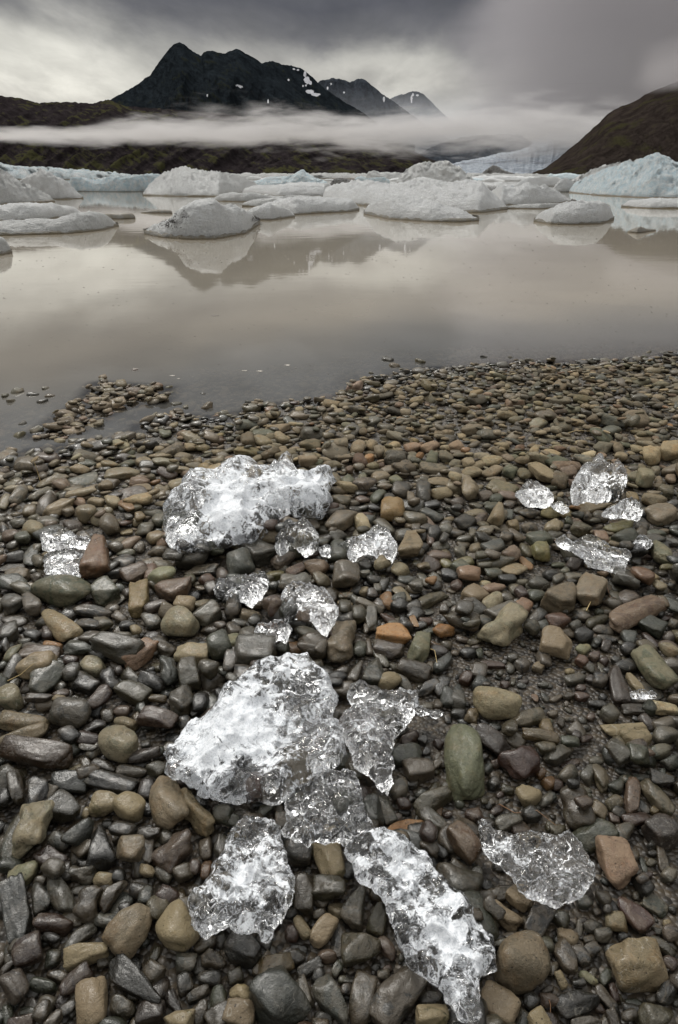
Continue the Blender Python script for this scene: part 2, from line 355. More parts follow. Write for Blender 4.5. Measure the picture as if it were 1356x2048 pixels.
# ------------------------------------------------------------------ hills, mountains, glacier
def interp_line(pts, xs):
    p = np.array(pts, float); return np.interp(xs, p[:,0], p[:,1])
SNOW = {'main_mountain': [(476,171,6,2),(482,174,5,2),(415,191,2,3),(536,203,1.5,4)],
 'jagged_mountain': [(610,148,3,7),(614,160,6,8),(621,165,3,4),(612,171,2,2),(620,183,8,4),(632,189,9,3),(596,140,3,2),(588,138,3,1.5),(606,172,2,2),(577,160,2,2)],
 'rear_mountain': [(655,176,2,3),(688,185,2,2),(768,199,2,6),(662,168,2,2)], 'far_mountain': [(823,198,2,8),(826,190,2,4),(836,190,4,2)]}
def range_mesh(name, ridge, dr, df, mat, nu=420, nv=110, amp=.16, seed=0, back=.35, jag=1.0, curve=1.25, gf=1.0, zfoot=-3, snow=False, slant=0.0):
    x0, x1 = ridge[0][0], ridge[-1][0]
    xs = np.linspace(x0, x1, nu); ys = interp_line(ridge, xs)
    ys = ys + jag*(1.3*fbm(np.stack([xs*.09, xs*0+seed, xs*0], 1), 4, seed)-1.6*fbm(np.stack([xs*.14, xs*0+seed, xs*0], 1), 4, seed+2, ridged=True))
    R = np.array([at_dist(a, b, dr) for a, b in zip(xs, ys)])
    dirs = np.stack([R[:,0], R[:,1]], 1)/dr
    vs = np.concatenate([np.linspace(0, 1, nv), 1+np.linspace(.06, 1, 14)*back])
    span = abs(x1-x0)
    U, Vv = np.meshgrid(xs, vs, indexing='ij')
    t = np.clip(Vv, 0, 1)
    dist = df+(dr-df)*Vv
    Hh = R[:,2][:,None]
    z = zfoot+(Hh-zfoot)*t**curve
    z = np.where(Vv > 1, Hh-(Hh-zfoot)*((Vv-1)/back)**1.2*.7, z)
    # buttresses and gullies running down the slope
    arc = U/75*gf+slant*t
    q = np.stack([(arc+.35*t*np.sin(arc*.7+seed)).ravel(), (t*2.4).ravel(), np.full(U.size, seed*3.1)], 1)
    gl = fbm(q*np.array([1, .55, 1]), 5, seed+3, ridged=True).reshape(U.shape)
    fine = fbm(q*np.array([5, 4, 1]), 4, seed+9, ridged=True).reshape(U.shape)
    env = np.sin(PI*np.clip(t, 0, 1)**.75)*np.sqrt(np.clip(1-t, 0, 1))*1.2*(Vv <= 1)
    z = z+(gl*amp+fine*amp*.28)*env*Hh
    dist = dist-(gl*amp*.5)*env*(dr-df)*.6
    P = np.stack([dirs[:,0][:,None]*dist, dirs[:,1][:,None]*dist, z], 2).reshape(-1, 3)
    sn = np.zeros(len(P))
    if snow:
        pp = project(P)
        for (a, b, sx, sy) in SNOW[name]: sn = np.maximum(sn, np.exp(-(((pp[:,0]-a)/sx)**2+((pp[:,1]-b)/sy)**2)*.6))
    o = mesh_obj(name, P, grid_faces(nu, len(vs)), mat, attrs={'gully': ('FLOAT', gl.ravel()), 'snow': ('FLOAT', sn)})
    tag(o, kind='structure'); return o
MH_near = mat_hill('mossy_scree', (.024, .020, .021), (.050, .049, .022), .24, 90, 1.4)
MH_main = mat_hill('dark_basalt_peak', (.0135, .0172, .0205), (.019, .021, .015), -.08, 160, .9)
MH_far = mat_hill('hazed_far_ridge', (.040, .046, .056), (.03, .03, .03), -.3, 200)  # paler, bluer rock: haze of distance put into the base colour
MH_right = mat_hill('brown_scree_cliff', (.029, .023, .020), (.034, .032, .016), .06, 60, -1.5)
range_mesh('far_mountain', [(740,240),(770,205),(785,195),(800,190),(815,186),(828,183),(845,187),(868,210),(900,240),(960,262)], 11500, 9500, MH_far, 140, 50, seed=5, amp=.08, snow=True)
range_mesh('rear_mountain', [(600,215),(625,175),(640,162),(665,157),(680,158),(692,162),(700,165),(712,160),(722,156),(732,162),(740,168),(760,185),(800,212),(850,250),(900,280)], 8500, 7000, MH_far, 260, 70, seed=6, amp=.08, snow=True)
range_mesh('jagged_mountain', [(460,170),(500,135),(520,128),(535,124),(545,122),(560,128),(575,130),(590,133),(605,138),(620,150),(650,178),(690,205),(720,222),(760,250),(830,290)], 6600, 5200, MH_main, 300, 90, seed=7, amp=.09, snow=True)
range_mesh('main_mountain', [(120,262),(190,215),(215,203),(240,190),(270,172),(300,150),(318,125),(335,102),(346,90),(352,87),(360,85),(367,88),(383,101),(402,113),(407,106),(413,102),(425,103),(440,105),(450,108),(462,102),(473,97),(485,103),(510,118),(545,140),(580,170),(600,188),(640,215),(700,248),(760,280)], 5000, 3300, MH_main, 520, 130, seed=2, amp=.20, snow=True, curve=1.35, slant=-.8)
range_mesh('foothill', [(-700,130),(-350,165),(-150,180),(0,192),(40,196),(75,206),(100,205),(150,204),(185,208),(215,199),(250,212),(300,217),(380,222),(450,228),(600,246),(700,262),(790,285),(860,318),(930,338),(975,349)], 3100, 2150, MH_near, 700, 120, seed=3, amp=.10, curve=1.1, gf=1.5, slant=-6)
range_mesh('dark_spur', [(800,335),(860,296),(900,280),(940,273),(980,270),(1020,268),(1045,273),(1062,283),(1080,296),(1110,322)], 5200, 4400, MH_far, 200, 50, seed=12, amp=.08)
range_mesh('cliff', [(1040,356),(1065,347),(1085,338),(1100,330),(1130,305),(1160,281),(1180,262),(1200,245),(1215,228),(1235,216),(1265,206),(1290,190),(1320,177),(1356,163),(1430,135),(1560,95),(1800,60),(2200,40)], 1500, 930, MH_right, 420, 130, seed=4, amp=.11, curve=1.05, gf=1.5, slant=6)
GL = range_mesh('glacier', [(690,352),(760,348),(840,342),(900,322),(960,309),(1040,290),(1100,268),(1160,258),(1230,250),(1320,250)], 7000, 1900, mat_glacier(), 300, 160, seed=8, amp=.05, curve=1.0, gf=2, zfoot=-1)

# ------------------------------------------------------------------ low cloud: real volumes of drifting fog
def cloud_box(name, lo, hi, builder, label, step):
    x0, y0, z0 = lo; x1, y1, z1 = hi
    V = [(x0,y0,z0),(x1,y0,z0),(x1,y1,z0),(x0,y1,z0),(x0,y0,z1),(x1,y0,z1),(x1,y1,z1),(x0,y1,z1)]
    F = [(0,3,2,1),(4,5,6,7),(0,1,5,4),(1,2,6,5),(2,3,7,6),(3,0,4,7)]
    m, g = newmat(name+'_vapour'); v = g.n('ShaderNodeNewGeometry').outputs['Position']
    dens, col = builder(g, v)
    pv = g.n('ShaderNodeVolumePrincipled', ins={'Color': col, 'Density': dens, 'Anisotropy': .2})
    finish(g, None, pv.outputs[0])
    m.cycles.volume_step_rate = step
    o = mesh_obj(name, V, F, m, smooth=False); tag(o, label, kind='stuff'); o['category'] = 'cloud'; return o
def z_at(py, dist): return float(at_dist(678, py, dist)[2])
def fog_band(g, v):
    x, y, z = g.n('ShaderNodeSeparateXYZ', ins={0: v}).outputs
    n = g.noise(g.vscale(v, (1/230, 1/150, 1/40)), 1.0, 6, .64, .8)
    n = g.m('ADD', n, g.m('MULTIPLY', g.m('SUBTRACT', g.noise(g.vscale(v, (1/85, 1/85, 1/20)), 1.0, 4, .6, .8), .5), .45))
    # band centre and half thickness vary along x: thin at left, thick to the right
    t = g.maprange(x, -1000, 500, 0, 1, smooth=False)
    D = 1885
    zc = g.m('ADD', z_at(273, D), g.m('MULTIPLY', t, z_at(259, D)-z_at(273, D)))
    hw = g.m('ADD', 8.0, g.m('MULTIPLY', t, 54.0))
    lump = g.maprange(g.m('ABSOLUTE', g.m('ADD', x, 330.0)), 0, 330, 30, 0)
    up = g.m('GREATER_THAN', z, zc)
    hw2 = g.m('ADD', hw, g.m('MULTIPLY', up, lump))
    q = g.m('DIVIDE', g.m('ABSOLUTE', g.m('SUBTRACT', z, zc)), hw2)
    d = g.m('ADD', g.m('SUBTRACT', 1.0, q), g.m('MULTIPLY', g.m('SUBTRACT', n, .5), 4.2))
    d = g.maprange(d, .1, 1.6, 0, .016)
    return d, (.70, .685, .685, 1)
cloud_box('fog_band', (-1900, 1740, z_at(325, 1740)), (1500, 2030, z_at(195, 2030)), fog_band, 'grey bank of low fog drifting in front of the dark mountains', .12)
def deck(g, v):
    x, y, z = g.n('ShaderNodeSeparateXYZ', ins={0: v}).outputs
    n = g.noise(g.vscale(v, (1/900, 1/900, 1/260)), 1.0, 6, .6, .5)
    side = g.maprange(g.m('DIVIDE', x, y), -.04, .30, -1.9, .7)
    low = g.maprange(z, 70, 230, -1.0, .40)
    d = g.m('ADD', g.m('ADD', side, low), g.m('MULTIPLY', g.m('SUBTRACT', n, .5), 2.6))
    d = g.maprange(d, .0, 1.2, 0, .0014)
    return d, (.50, .48, .50, 1)
cloud_box('storm_cloud', (-600, 2300, 60), (4200, 3900, 1150), deck, 'heavy grey cloud hiding the valley head above the glacier', .35)
def cliffmist(g, v):
    x, y, z = g.n('ShaderNodeSeparateXYZ', ins={0: v}).outputs
    n = g.noise(g.vscale(v, (1/160, 1/160, 1/60)), 1.0, 5, .6, .5)
    top = g.maprange(z, 92, 150, -.9, 1.2)
    band = g.maprange(g.m('ABSOLUTE', g.m('SUBTRACT', z, 92.0)), 0, 26, -.1, -1.2)
    top = g.m('MINIMUM', top, g.maprange(z, 160, 205, 1.2, -1.2))
    d = g.m('ADD', g.m('ADD', g.m('MAXIMUM', top, band), g.maprange(g.m('DIVIDE', x, y), .27, .47, -3.2, .1)), g.m('MULTIPLY', g.m('SUBTRACT', n, .5), 1.9))
    d = g.maprange(d, .0, 1.0, 0, .006)
    return d, (.45, .43, .44, 1)
cloud_box('cliff_cloud', (150, 1080, 85), (1500, 1420, 235), cliffmist, 'torn grey cloud snagged on top of the brown cliff', .35)

# thin valley haze standing between the receding ranges
def haze_box(name, y0, y1, dens, label):
    V = [(-1600,y0,-2),(2900,y0,-2),(2900,y1,-2),(-1600,y1,-2),(-1600,y0,1150),(2900,y0,1150),(2900,y1,1150),(-1600,y1,1150)]
    F = [(0,3,2,1),(4,5,6,7),(0,1,5,4),(1,2,6,5),(2,3,7,6),(3,0,4,7)]
    m, g = newmat(name); x, y, z = g.n('ShaderNodeSeparateXYZ', ins={0: g.n('ShaderNodeNewGeometry').outputs['Position']}).outputs
    fz = g.m('MULTIPLY', g.maprange(z, y0*.055, y0*.115, dens, 0), g.m('MULTIPLY', g.maprange(x, -y0*.16, y0*.01, 0, 1), g.maprange(x, y0*.17, y0*.30, 1, 0)))
    pv = g.n('ShaderNodeVolumePrincipled', ins={'Color': (.86, .88, .92, 1), 'Density': fz, 'Anisotropy': .2}); finish(g, None, pv.outputs[0]); m.cycles.volume_step_rate = .1
    tag(mesh_obj(name, V, F, m, smooth=False), label, kind='stuff')
haze_box('haze', 6650, 6900, .0007, 'thin blue-grey haze in front of the rear peaks')
haze_box('haze', 8650, 9300, .0008, 'paler haze in front of the farthest peak')

# ------------------------------------------------------------------ lake
SHORE = [(-900,1150),(-500,1040),(-200,975),(0,925),(60,905),(150,893),(240,880),(290,850),(340,836),(420,838),(470,832),(520,812),(600,808),(680,795),(740,770),(800,750),(850,738),(950,737),(1050,724),(1150,724),(1250,722),(1356,710),(1600,690),(2000,660),(2600,640)]
SPIT = [(60,872),(115,835),(165,805),(195,768),(240,770),(330,778),(325,800),(240,815),(190,842),(150,866),(100,874)]
shw = np.array([on_plane(a, b)[:2] for a, b in SHORE]); spw = np.array([on_plane(a, b)[:2] for a, b in SPIT])
def seg_dist(P, poly, closed=False):
    Q = np.vstack([poly, poly[:1]]) if closed else poly
    best = np.full(len(P), 1e9)
    for a, b in zip(Q[:-1], Q[1:]):
        ab = b-a; t = np.clip(((P-a)@ab)/(ab@ab), 0, 1); d = np.hypot(*(P-(a+t[:,None]*ab)).T); best = np.minimum(best, d)
    return best
def inside(P, poly):
    r = np.zeros(len(P), bool); n = len(poly); x, y = P[:,0], P[:,1]
    for i in range(n):
        (x1, y1), (x2, y2) = poly[i], poly[(i+1) % n]
        if y1 == y2: continue
        c = ((y1 > y) != (y2 > y)) & (x < (x2-x1)*(y-y1)/(y2-y1)+x1); r ^= c
    return r
def ground_z(P):            # bed height (below the loose stones)
    P = np.atleast_2d(P).astype(float)
    land = P[:,1] < np.interp(P[:,0], shw[:,0], shw[:,1])
    d = seg_dist(P, shw); s = np.where(land, d, -d)
    z = np.where(s > 0, .004+.136*(1-np.exp(-s/1.6)), -.040*np.clip(-s/.07, 0, 1)-np.interp(P[:,0], [-1.2, .2], [.22, .60])*(1-np.exp(np.minimum(s, 0)/6.0)))
    ds = seg_dist(P, spw, True); si = inside(P, spw)
    z = np.where(si, np.maximum(z, -.004+.012*np.minimum(ds/.1, 1)), np.maximum(z, -.004-ds*.7))
    q = np.stack([P[:,0], P[:,1], P[:,0]*0], 1)
    z = z+.010*fbm(q*2.2, 3, 41)-.012
    return z
def surf_point(px, py, up=0.0):
    z = 0.05
    for _ in range(12):
        p = on_plane(px, py, z+up); z = .5*z+.5*float(ground_z(p[None, :2])[0]+STONE_T)
    return on_plane(px, py, z+up)
STONE_T = .030
def geo(n, a, b): return np.sign(a)*np.geomspace(abs(a), abs(b), n)
xs = np.concatenate([-np.geomspace(4, 9000, 60)[::-1], np.linspace(-3.95, 3.95, 200), np.geomspace(4, 9000, 60)])
ys = np.concatenate([np.linspace(-3, .9, 8), np.linspace(1.0, 6.5, 190), np.geomspace(6.6, 12000, 110)])
XX, YY = np.meshgrid(xs, ys, indexing='ij'); P2 = np.stack([XX.ravel(), YY.ravel()], 1)
near = (np.abs(P2[:,0]) < 14) & (P2[:,1] < 14)
gz = np.full(len(P2), -.8); gz[near] = ground_z(P2[near])
murk = 1-np.exp(-np.maximum(-gz-.035, 0)/.075)
patch = fbm(np.stack([P2[:,0]*1.3, P2[:,1]*1.3, P2[:,0]*0], 1), 3, 77); murk = np.clip(murk*(1+.12*patch), 0, 1)
offs = P2[:,1]-np.interp(P2[:,0], shw[:,0], shw[:,1]); silt_sheen = np.clip((offs-.2+.25*patch)/2.2, 0, 1); silt_sheen = silt_sheen*silt_sheen*(3-2*silt_sheen)
lk = mesh_obj('lake_water', np.column_stack([P2, np.zeros(len(P2))]), grid_faces(len(xs), len(ys)), M_WATER, attrs={'murk': ('FLOAT', murk), 'silt_sheen': ('FLOAT', silt_sheen)})
tag(lk, kind='structure')
xs = np.concatenate([-np.geomspace(4, 14000, 60)[::-1], np.linspace(-3.9, 3.9, 260), np.geomspace(4, 14000, 60)])
ys = np.concatenate([-np.geomspace(.3, 9000, 40)[::-1], np.linspace(-.2, 6.5, 230), np.geomspace(6.6, 14000, 60)])
XX, YY = np.meshgrid(xs, ys, indexing='ij'); P2 = np.stack([XX.ravel(), YY.ravel()], 1)
gz = np.where(P2[:,1] < 4, .12, -.9); near = (np.abs(P2[:,0]) < 14) & (np.abs(P2[:,1]) < 14); gz[near] = ground_z(P2[near])
gd = mesh_obj('beach_ground', np.column_stack([P2, gz]), grid_faces(len(xs), len(ys)), M_BED); tag(gd, kind='structure')

# ------------------------------------------------------------------ icebergs
MB = {'w': mat_berg('white_berg_ice', (.92, .935, .94), .02, (.33, .30, .26)), 'g': mat_berg('grey_dirty_berg_ice', (.72, .73, .72), .20, (.24, .22, .19), .92),
      'b': mat_berg('blue_berg_ice', (.58, .75, .83), .0, (.30, .42, .48)), 'd': mat_berg('dark_moraine_ice', (.28, .27, .25), .75, (.06, .055, .05), .6),
      't': mat_berg('tan_thin_ice', (.42, .36, .27), .25, (.28, .21, .12), .62)}
MB['lip'] = mat_berg('silt_stained_ice', (.30, .25, .16), .2, (.12, .09, .045), .42)
M_GRIT = mat_plain('black_grit', (.03, .025, .022), .7)
_t = (1+5**.5)/2; _iv = np.array([(-1,_t,0),(1,_t,0),(-1,-_t,0),(1,-_t,0),(0,-1,_t),(0,1,_t),(0,-1,-_t),(0,1,-_t),(_t,0,-1),(_t,0,1),(-_t,0,-1),(-_t,0,1)])/1.9
ICO2 = (_iv, np.array([(0,11,5),(0,5,1),(0,1,7),(0,7,10),(0,10,11),(1,5,9),(5,11,4),(11,10,2),(10,7,6),(7,1,8),(3,9,4),(3,4,2),(3,2,6),(3,6,8),(3,8,9),(4,9,5),(2,4,11),(6,2,10),(8,6,7),(9,8,1)]))
BERGS = [  # kind, profile power, depth factor, top outline, waterline, label, debris spots
 ('w',3.2,.5,[(1242,412),(1255,402),(1303,398),(1356,399),(1420,398),(1470,410)],[(1242,414),(1300,417),(1470,418)],'low white ice shelf at the right edge in front of the blue iceberg',[]),
 ('w',2.6,.55,[(1067,441),(1075,432),(1086,425),(1100,416),(1113,411),(1150,405),(1188,405),(1205,411),(1218,422),(1228,437)],[(1067,443),(1100,449),(1150,450),(1200,448),(1228,440)],'rounded white ice mound floating alone, mirrored in the water at right',[]),
 ('w',2.4,.5,[(727,425),(735,413),(755,398),(775,393),(793,391),(820,395),(861,407),(900,418),(930,427),(958,438)],[(727,428),(780,439),(860,444),(920,445),(958,442)],'smooth white floe with a long tapering right end, in front of the widest floe',[]),
 ('w',2.2,.6,[(643,396),(650,378),(671,369),(705,368),(735,365),(779,373),(820,366),(844,360),(864,365),(900,371),(930,366),(957,369),(975,383),(998,402),(1015,416)],[(643,403),(700,409),(760,414),(900,424),(960,426),(1015,419)],'widest white floe with two soft humps in the middle of the lake',[]),
 ('w',2.0,.55,[(970,392),(983,381),(996,374),(1012,378),(1030,379),(1043,372),(1055,365),(1072,373),(1086,377),(1100,382),(1127,394),(1146,403)],[(970,404),(1000,411),(1060,411),(1146,405)],'twin-humped white floe just left of the blue iceberg',[]),
 ('w',3.2,.34,[(288,467),(300,461),(322,454),(342,448),(354,434),(366,421),(388,412),(424,408),(455,409),(478,413),(496,424),(522,446)],[(288,469),(320,475),(370,479),(430,479),(490,468),(521,448)],'dirty white floe with black grit on its left shoulder, nearest of the centre-left ice',[(352,445,26,12),(370,432,22,8),(335,452,14,6),(508,440,10,10)]),
 ('w',2.6,.4,[(495,424),(510,414),(542,411),(569,416),(580,421),(590,431)],[(495,440),(540,441),(592,434)],'small rounded floe tucked right of the gritty dirty floe',[]),
 ('w',3.4,.65,[(520,412),(538,407),(559,400),(603,395),(643,399),(675,400),(701,400),(711,409),(719,418)],[(520,425),(590,430),(640,427),(700,424),(719,420)],'flat-topped white floe with a straight brown waterline left of centre',[]),
 ('g',3.0,.25,[(484,407),(520,400),(555,394),(585,391),(640,394),(660,400)],[(484,413),(560,414),(660,410)],'greyish slab of ice behind the flat-topped white floe',[]),
 ('w',3.0,.6,[(484,384),(492,377),(508,373),(559,372),(603,367),(657,369),(675,380)],[(484,388),(560,394),(650,393),(675,388)],'long low white floe under the small pointed iceberg',[]),
 ('g',3.0,.3,[(425,398),(440,391),(470,385),(510,387),(555,394),(565,399)],[(425,402),(490,404),(565,402)],'thin grey-white slab in front of the broad grey dome',[]),
 ('b',1.6,.3,[(500,366),(520,360),(559,354),(575,353),(586,352),(592,349),(598,343),(605,339),(610,344),(616,350),(630,357),(657,364)],[(500,371),(657,372)],'pale blue iceberg with a small sharp peak at its centre',[]),
 ('g',2.0,.45,[(285,389),(293,381),(305,371),(316,363),(326,356),(343,344),(360,339),(376,338),(388,343),(407,348),(438,350),(460,353),(484,357),(508,367),(523,375)],[(285,391),(360,393),(441,393),(490,385),(523,377)],'broad grey dome-shaped iceberg left of centre',[]),
 ('b',2.6,.25,[(140,366),(146,357),(160,356),(176,359),(203,361),(217,357),(235,356),(251,355),(292,350),(319,348),(331,354),(338,368)],[(140,383),(240,384),(338,383)],'long smooth pale blue-white iceberg behind the open channel at left',[]),
 ('w',2.2,.4,[(44,364),(68,357),(81,346),(93,342),(103,347),(112,353),(125,361),(146,370),(156,384),(167,395)],[(44,396),(120,399),(167,397)],'white iceberg with a rounded peak beside the left grey iceberg',[]),
 ('g',1.8,.5,[(-230,372),(-150,338),(-60,334),(0,342),(17,349),(41,363),(68,377),(95,392),(110,402)],[(-230,408),(0,410),(51,407),(110,403)],'sloping grey iceberg cut by the left edge',[]),
 ('w',3.0,.3,[(-200,420),(-60,412),(0,411),(34,409),(68,408),(119,410),(149,416),(168,426)],[(-200,446),(0,444),(85,441),(168,431)],'upper of the two white floes at the left edge',[]),
 ('g',2.6,.25,[(-200,460),(-60,455),(0,451),(34,447),(68,442),(112,438),(146,430),(165,425),(187,423),(210,428),(227,440),(238,451)],[(-200,475),(0,472),(68,470),(136,468),(203,461),(238,452)],'lower and nearer of the two floes at the left edge, with a dark waterline',[]),
 ('g',2.6,.5,[(-90,478),(-40,470),(0,473),(14,480),(22,492),(25,505)],[(-90,515),(0,511),(25,506)],'small rough ice lump on the left edge, lowest in the lake',[]),
 ('w',2.2,.4,[(1104,380),(1110,370),(1116,363),(1130,357),(1140,361),(1147,367),(1158,381)],[(1104,384),(1158,384)],'small white dome at the left foot of the blue iceberg',[]),
 ('b',1.7,.5,[(1138,374),(1150,364),(1184,351),(1218,339),(1256,328),(1279,317),(1288,313),(1296,309),(1304,311),(1313,316),(1337,330),(1356,333),(1400,336),(1480,362),(1510,378)],[(1138,385),(1200,391),(1300,396),(1356,397),(1510,397)],'large pale blue iceberg with a pointed crest at the right edge',[]),
 ('g',1.8,.3,[(1120,368),(1144,362),(1177,345),(1200,336),(1222,329),(1252,325),(1275,331),(1310,350)],[(1120,370),(1310,371)],'gritty grey ice ridge rising behind the blue iceberg',[]),
 ('g',1.8,.4,[(793,361),(800,354),(810,346),(821,338),(835,332),(851,328),(870,327),(885,329),(894,325),(905,331),(917,338),(935,352),(950,363)],[(793,366),(950,367)],'tall grey dome iceberg streaked with ash in front of the glacier',[(893,330,14,6),(915,340,8,6)]),
 ('d',1.5,.4,[(952,354),(962,348),(974,339),(987,332),(996,337),(1005,341),(1017,346),(1034,353)],[(952,357),(1034,357)],'small black-streaked ice pyramid in front of the glacier',[(980,342,12,8)]),
 ('w',3.0,.25,[(935,356),(960,352),(1000,352),(1040,353),(1065,357)],[(935,362),(1065,362)],'flat white ice sheet under the black-streaked pyramid',[]),
 ('w',2.5,.25,[(1028,371),(1042,363),(1055,356),(1075,353),(1086,353),(1110,355),(1128,362)],[(1028,374),(1128,372)],'low wedge of whitish ice left of the small dome',[]),
 ('b',2.2,.3,[(1090,356),(1099,347),(1108,350),(1125,347),(1140,347),(1165,352),(1180,356)],[(1090,359),(1180,359)],'distant low blue ice piece behind the twin-humped floe',[]),
 ('d',2.2,.3,[(660,367),(668,359),(680,357),(700,360),(718,362),(727,368)],[(660,371),(727,371)],'small brownish ice hump behind the widest floe',[]),
 ('b',2.2,.3,[(704,366),(712,355),(722,352),(735,357),(750,356),(768,355),(779,361),(781,367)],[(704,370),(781,370)],'small bright blue-white ice piece beside the brownish hump',[]),
 ('g',2.2,.3,[(730,357),(736,345),(748,342),(760,347),(780,346),(800,348),(812,358)],[(730,361),(812,361)],'distant grey ice block left of the tall ash-streaked dome',[]),
 ('t',5.0,.5,[(204,430),(216,427),(240,428),(262,426),(271,430)],[(204,438),(240,439),(272,437)],'thin flat brown-tinted ice slab floating in the left channel',[]),
 ('t',4.0,.3,[(1255,462),(1268,456),(1280,453),(1290,457),(1312,459)],[(1255,465),(1275,467),(1312,462)],'small silt-brown ice scrap floating below the right ice shelf',[]),
 ('t',4.0,.3,[(282,424),(300,421),(330,419),(345,421)],[(282,426),(345,427)],'thin tan rim of ice at the left of the gritty floe',[]),
 ('d',2.5,.4,[(1138,404),(1143,397),(1150,400),(1156,406)],[(1138,407),(1156,408)],'tiny dark chunk of ice at the tip of the twin-humped floe',[]),
 ('t',2.5,.4,[(1204,412),(1210,407),(1218,410),(1220,414)],[(1204,415),(1220,416)],'tiny brown ice scrap right of the lone white mound',[]),
 ('g',3.0,.15,[(1010,412),(1060,408),(1110,407),(1160,408)],[(1010,417),(1080,418),(1160,413)],'thin sunken apron of ice under the twin-humped floe',[]),
]
def berg(kind, k, df, top, base, label, debris, idx):
    x0 = max(top[0][0], base[0][0]); x1 = min(top[-1][0], base[-1][0])
    nu = int(np.clip((x1-x0)*.55, 50, 190)); nv = 56
    s = np.linspace(0, 1, nu); s = .5-.5*np.cos(PI*s)*1.0; s = .6*s+.4*np.linspace(0, 1, nu)
    xs = x0+(x1-x0)*s; yb = interp_line(base, xs); yt = interp_line(top, xs)
    kk = np.hanning(max(5, int(nu*.07)|1)); kk /= kk.sum(); hk = len(kk)//2; yt = np.convolve(np.pad(yt, hk, 'edge'), kk, 'valid'); yb = np.convolve(np.pad(yb, hk, 'edge'), kk, 'valid')
    B = np.array([on_plane(a, b, 0) for a, b in zip(xs, yb)]); d0 = np.hypot(B[:,0], B[:,1])
    wid = np.hypot(*(B[-1]-B[0])[:2]); D = wid*df
    endt = np.clip(np.minimum(s, 1-s)/.22, 0, 1); endt = np.sqrt(1-(1-endt)**2); endh = np.clip(np.minimum(s, 1-s)/.07, 0, 1); endh = np.sqrt(1-(1-endh)**2)
    Dv = D*(.12+.88*endt)
    dr = d0+Dv*.45
    R = np.array([at_dist(a, b, q) for a, b, q in zip(xs, yt, dr)]); H = np.maximum(R[:,2], .01)*np.minimum(1, .15+endh*1.1)
    dirs = B[:,:2]/d0[:,None]
    v = np.linspace(0, 1, nv); vm = np.abs(v-.45)/np.where(v < .45, .45, .55); prof = np.clip(1-vm**k, 0, 1)**(.75)
    un = 1/max(.12*np.max(H), wid*.012, .05)
    dist = d0[:,None]+Dv[:,None]*v[None]
    z = -.06*np.max(H)+(H[:,None]+.06*np.max(H))*prof[None]
    X = dirs[:,0][:,None]*dist; Y = dirs[:,1][:,None]*dist
    P = np.stack([X, Y, z], 2).reshape(-1, 3)
    un2 = min(un, 3.2); P0 = P*un2*.22
    nz = fbm(P0+idx*7.7, 6, idx+50, gain=.62)
    nr = fbm(P0*4.0+idx, 4, idx+90, gain=.6, ridged=True)
    env = (prof[None]**.5*endt[:,None]).reshape(-1)
    Hm = np.max(H)
    rough = {'w': .20, 'g': .22, 'b': .14, 'd': .20, 't': .05}[kind]
    P[:,2] += (nz*rough+nr*rough*.8)*Hm*env
    lat = fbm(P0*2.0+31, 5, idx+120, gain=.6)
    dd = np.repeat(dirs, nv, 0); P[:,:2] += dd*(lat*.22*Hm*(prof[None]*np.ones((nu,1))).reshape(-1)**.3)[:,None]
    db = np.zeros(len(P))
    if debris:
        pp = project(P)
        for (a, b, sx, sy) in debris: db = np.maximum(db, .62*np.exp(-(((pp[:,0]-a)/sx)**2+((pp[:,1]-b)/sy)**2)*.8))
    loc = np.array([P[:,0].mean(), P[:,1].mean(), 0])
    # close the underside
    F = grid_faces(nu, nv)
    i = np.arange(nu-1)*nv; F = np.vstack([F, np.stack([i, i+nv-1, i+2*nv-1, i+nv], 1)])
    o = mesh_obj('floating_ice' if Hm < .35 or k >= 3 else 'iceberg', P, F, MB[kind], loc=loc, attrs={'unit': ('FLOAT', np.full(len(P), un2)), 'debris': ('FLOAT', db)})
    if Hm > .12 and d0.min() < 45 and kind != 't':
        # undercut, silt-stained lip standing at the waterline
        def ring(fr): 
            ed = endt*.9+.1
            return np.concatenate([dirs*(d0-fr*ed)[:,None], (dirs*(d0+Dv*1.0+fr*ed)[:,None])[::-1]])
        m_ = nu*2; hz = .055*min(1, Hm*1.6)+.02; jt = fbm(np.column_stack([np.arange(m_)*.22, np.zeros(m_)+idx, np.zeros(m_)]), 3, idx+7)
        o0, o1, o2 = ring(.10*Hm*.4+.01), ring(.10*Hm*.5+.035), ring(-.22*Hm)
        LV = np.vstack([np.column_stack([o1, np.full(m_, -.05)]), np.column_stack([o0, .006+hz*(.55+.6*jt)]), np.column_stack([o2, hz*1.2+.02*jt])])
        jj = np.arange(m_); j2 = (jj+1) % m_
        LF = np.vstack([np.stack([jj+k_*m_, j2+k_*m_, j2+(k_+1)*m_, jj+(k_+1)*m_], 1) for k_ in (0, 1)])
        LV = LV-loc
        lip = mesh_obj('waterline_lip', LV, LF, MB['lip'], attrs={'unit': ('FLOAT', np.full(len(LV), un2)), 'debris': ('FLOAT', np.zeros(len(LV)))}); lip.parent = o
    if debris and d0.min() < 45:
        r_ = np.random.default_rng(idx); GV = []; GF = []; n_ = 0; sel = np.nonzero(db > .12)[0]
        for q_ in r_.choice(sel, 800, p=db[sel]**2/np.sum(db[sel]**2)):
            W, Fq = stone_shape('a', 2, r_) if False else (ICO2[0]*r_.uniform(.6, 1.2, 3), ICO2[1])
            GV.append(W*r_.uniform(.004, .014)+P[q_]-loc+r_.normal(0, .02, 3)*np.array([1,1,0])); GF.append(Fq+n_); n_ += len(W)
        gr = mesh_obj('grit', np.vstack(GV), np.vstack(GF), M_GRIT, smooth=False); gr.parent = o; gr['kind'] = 'stuff'; gr['label'] = 'black volcanic grit'
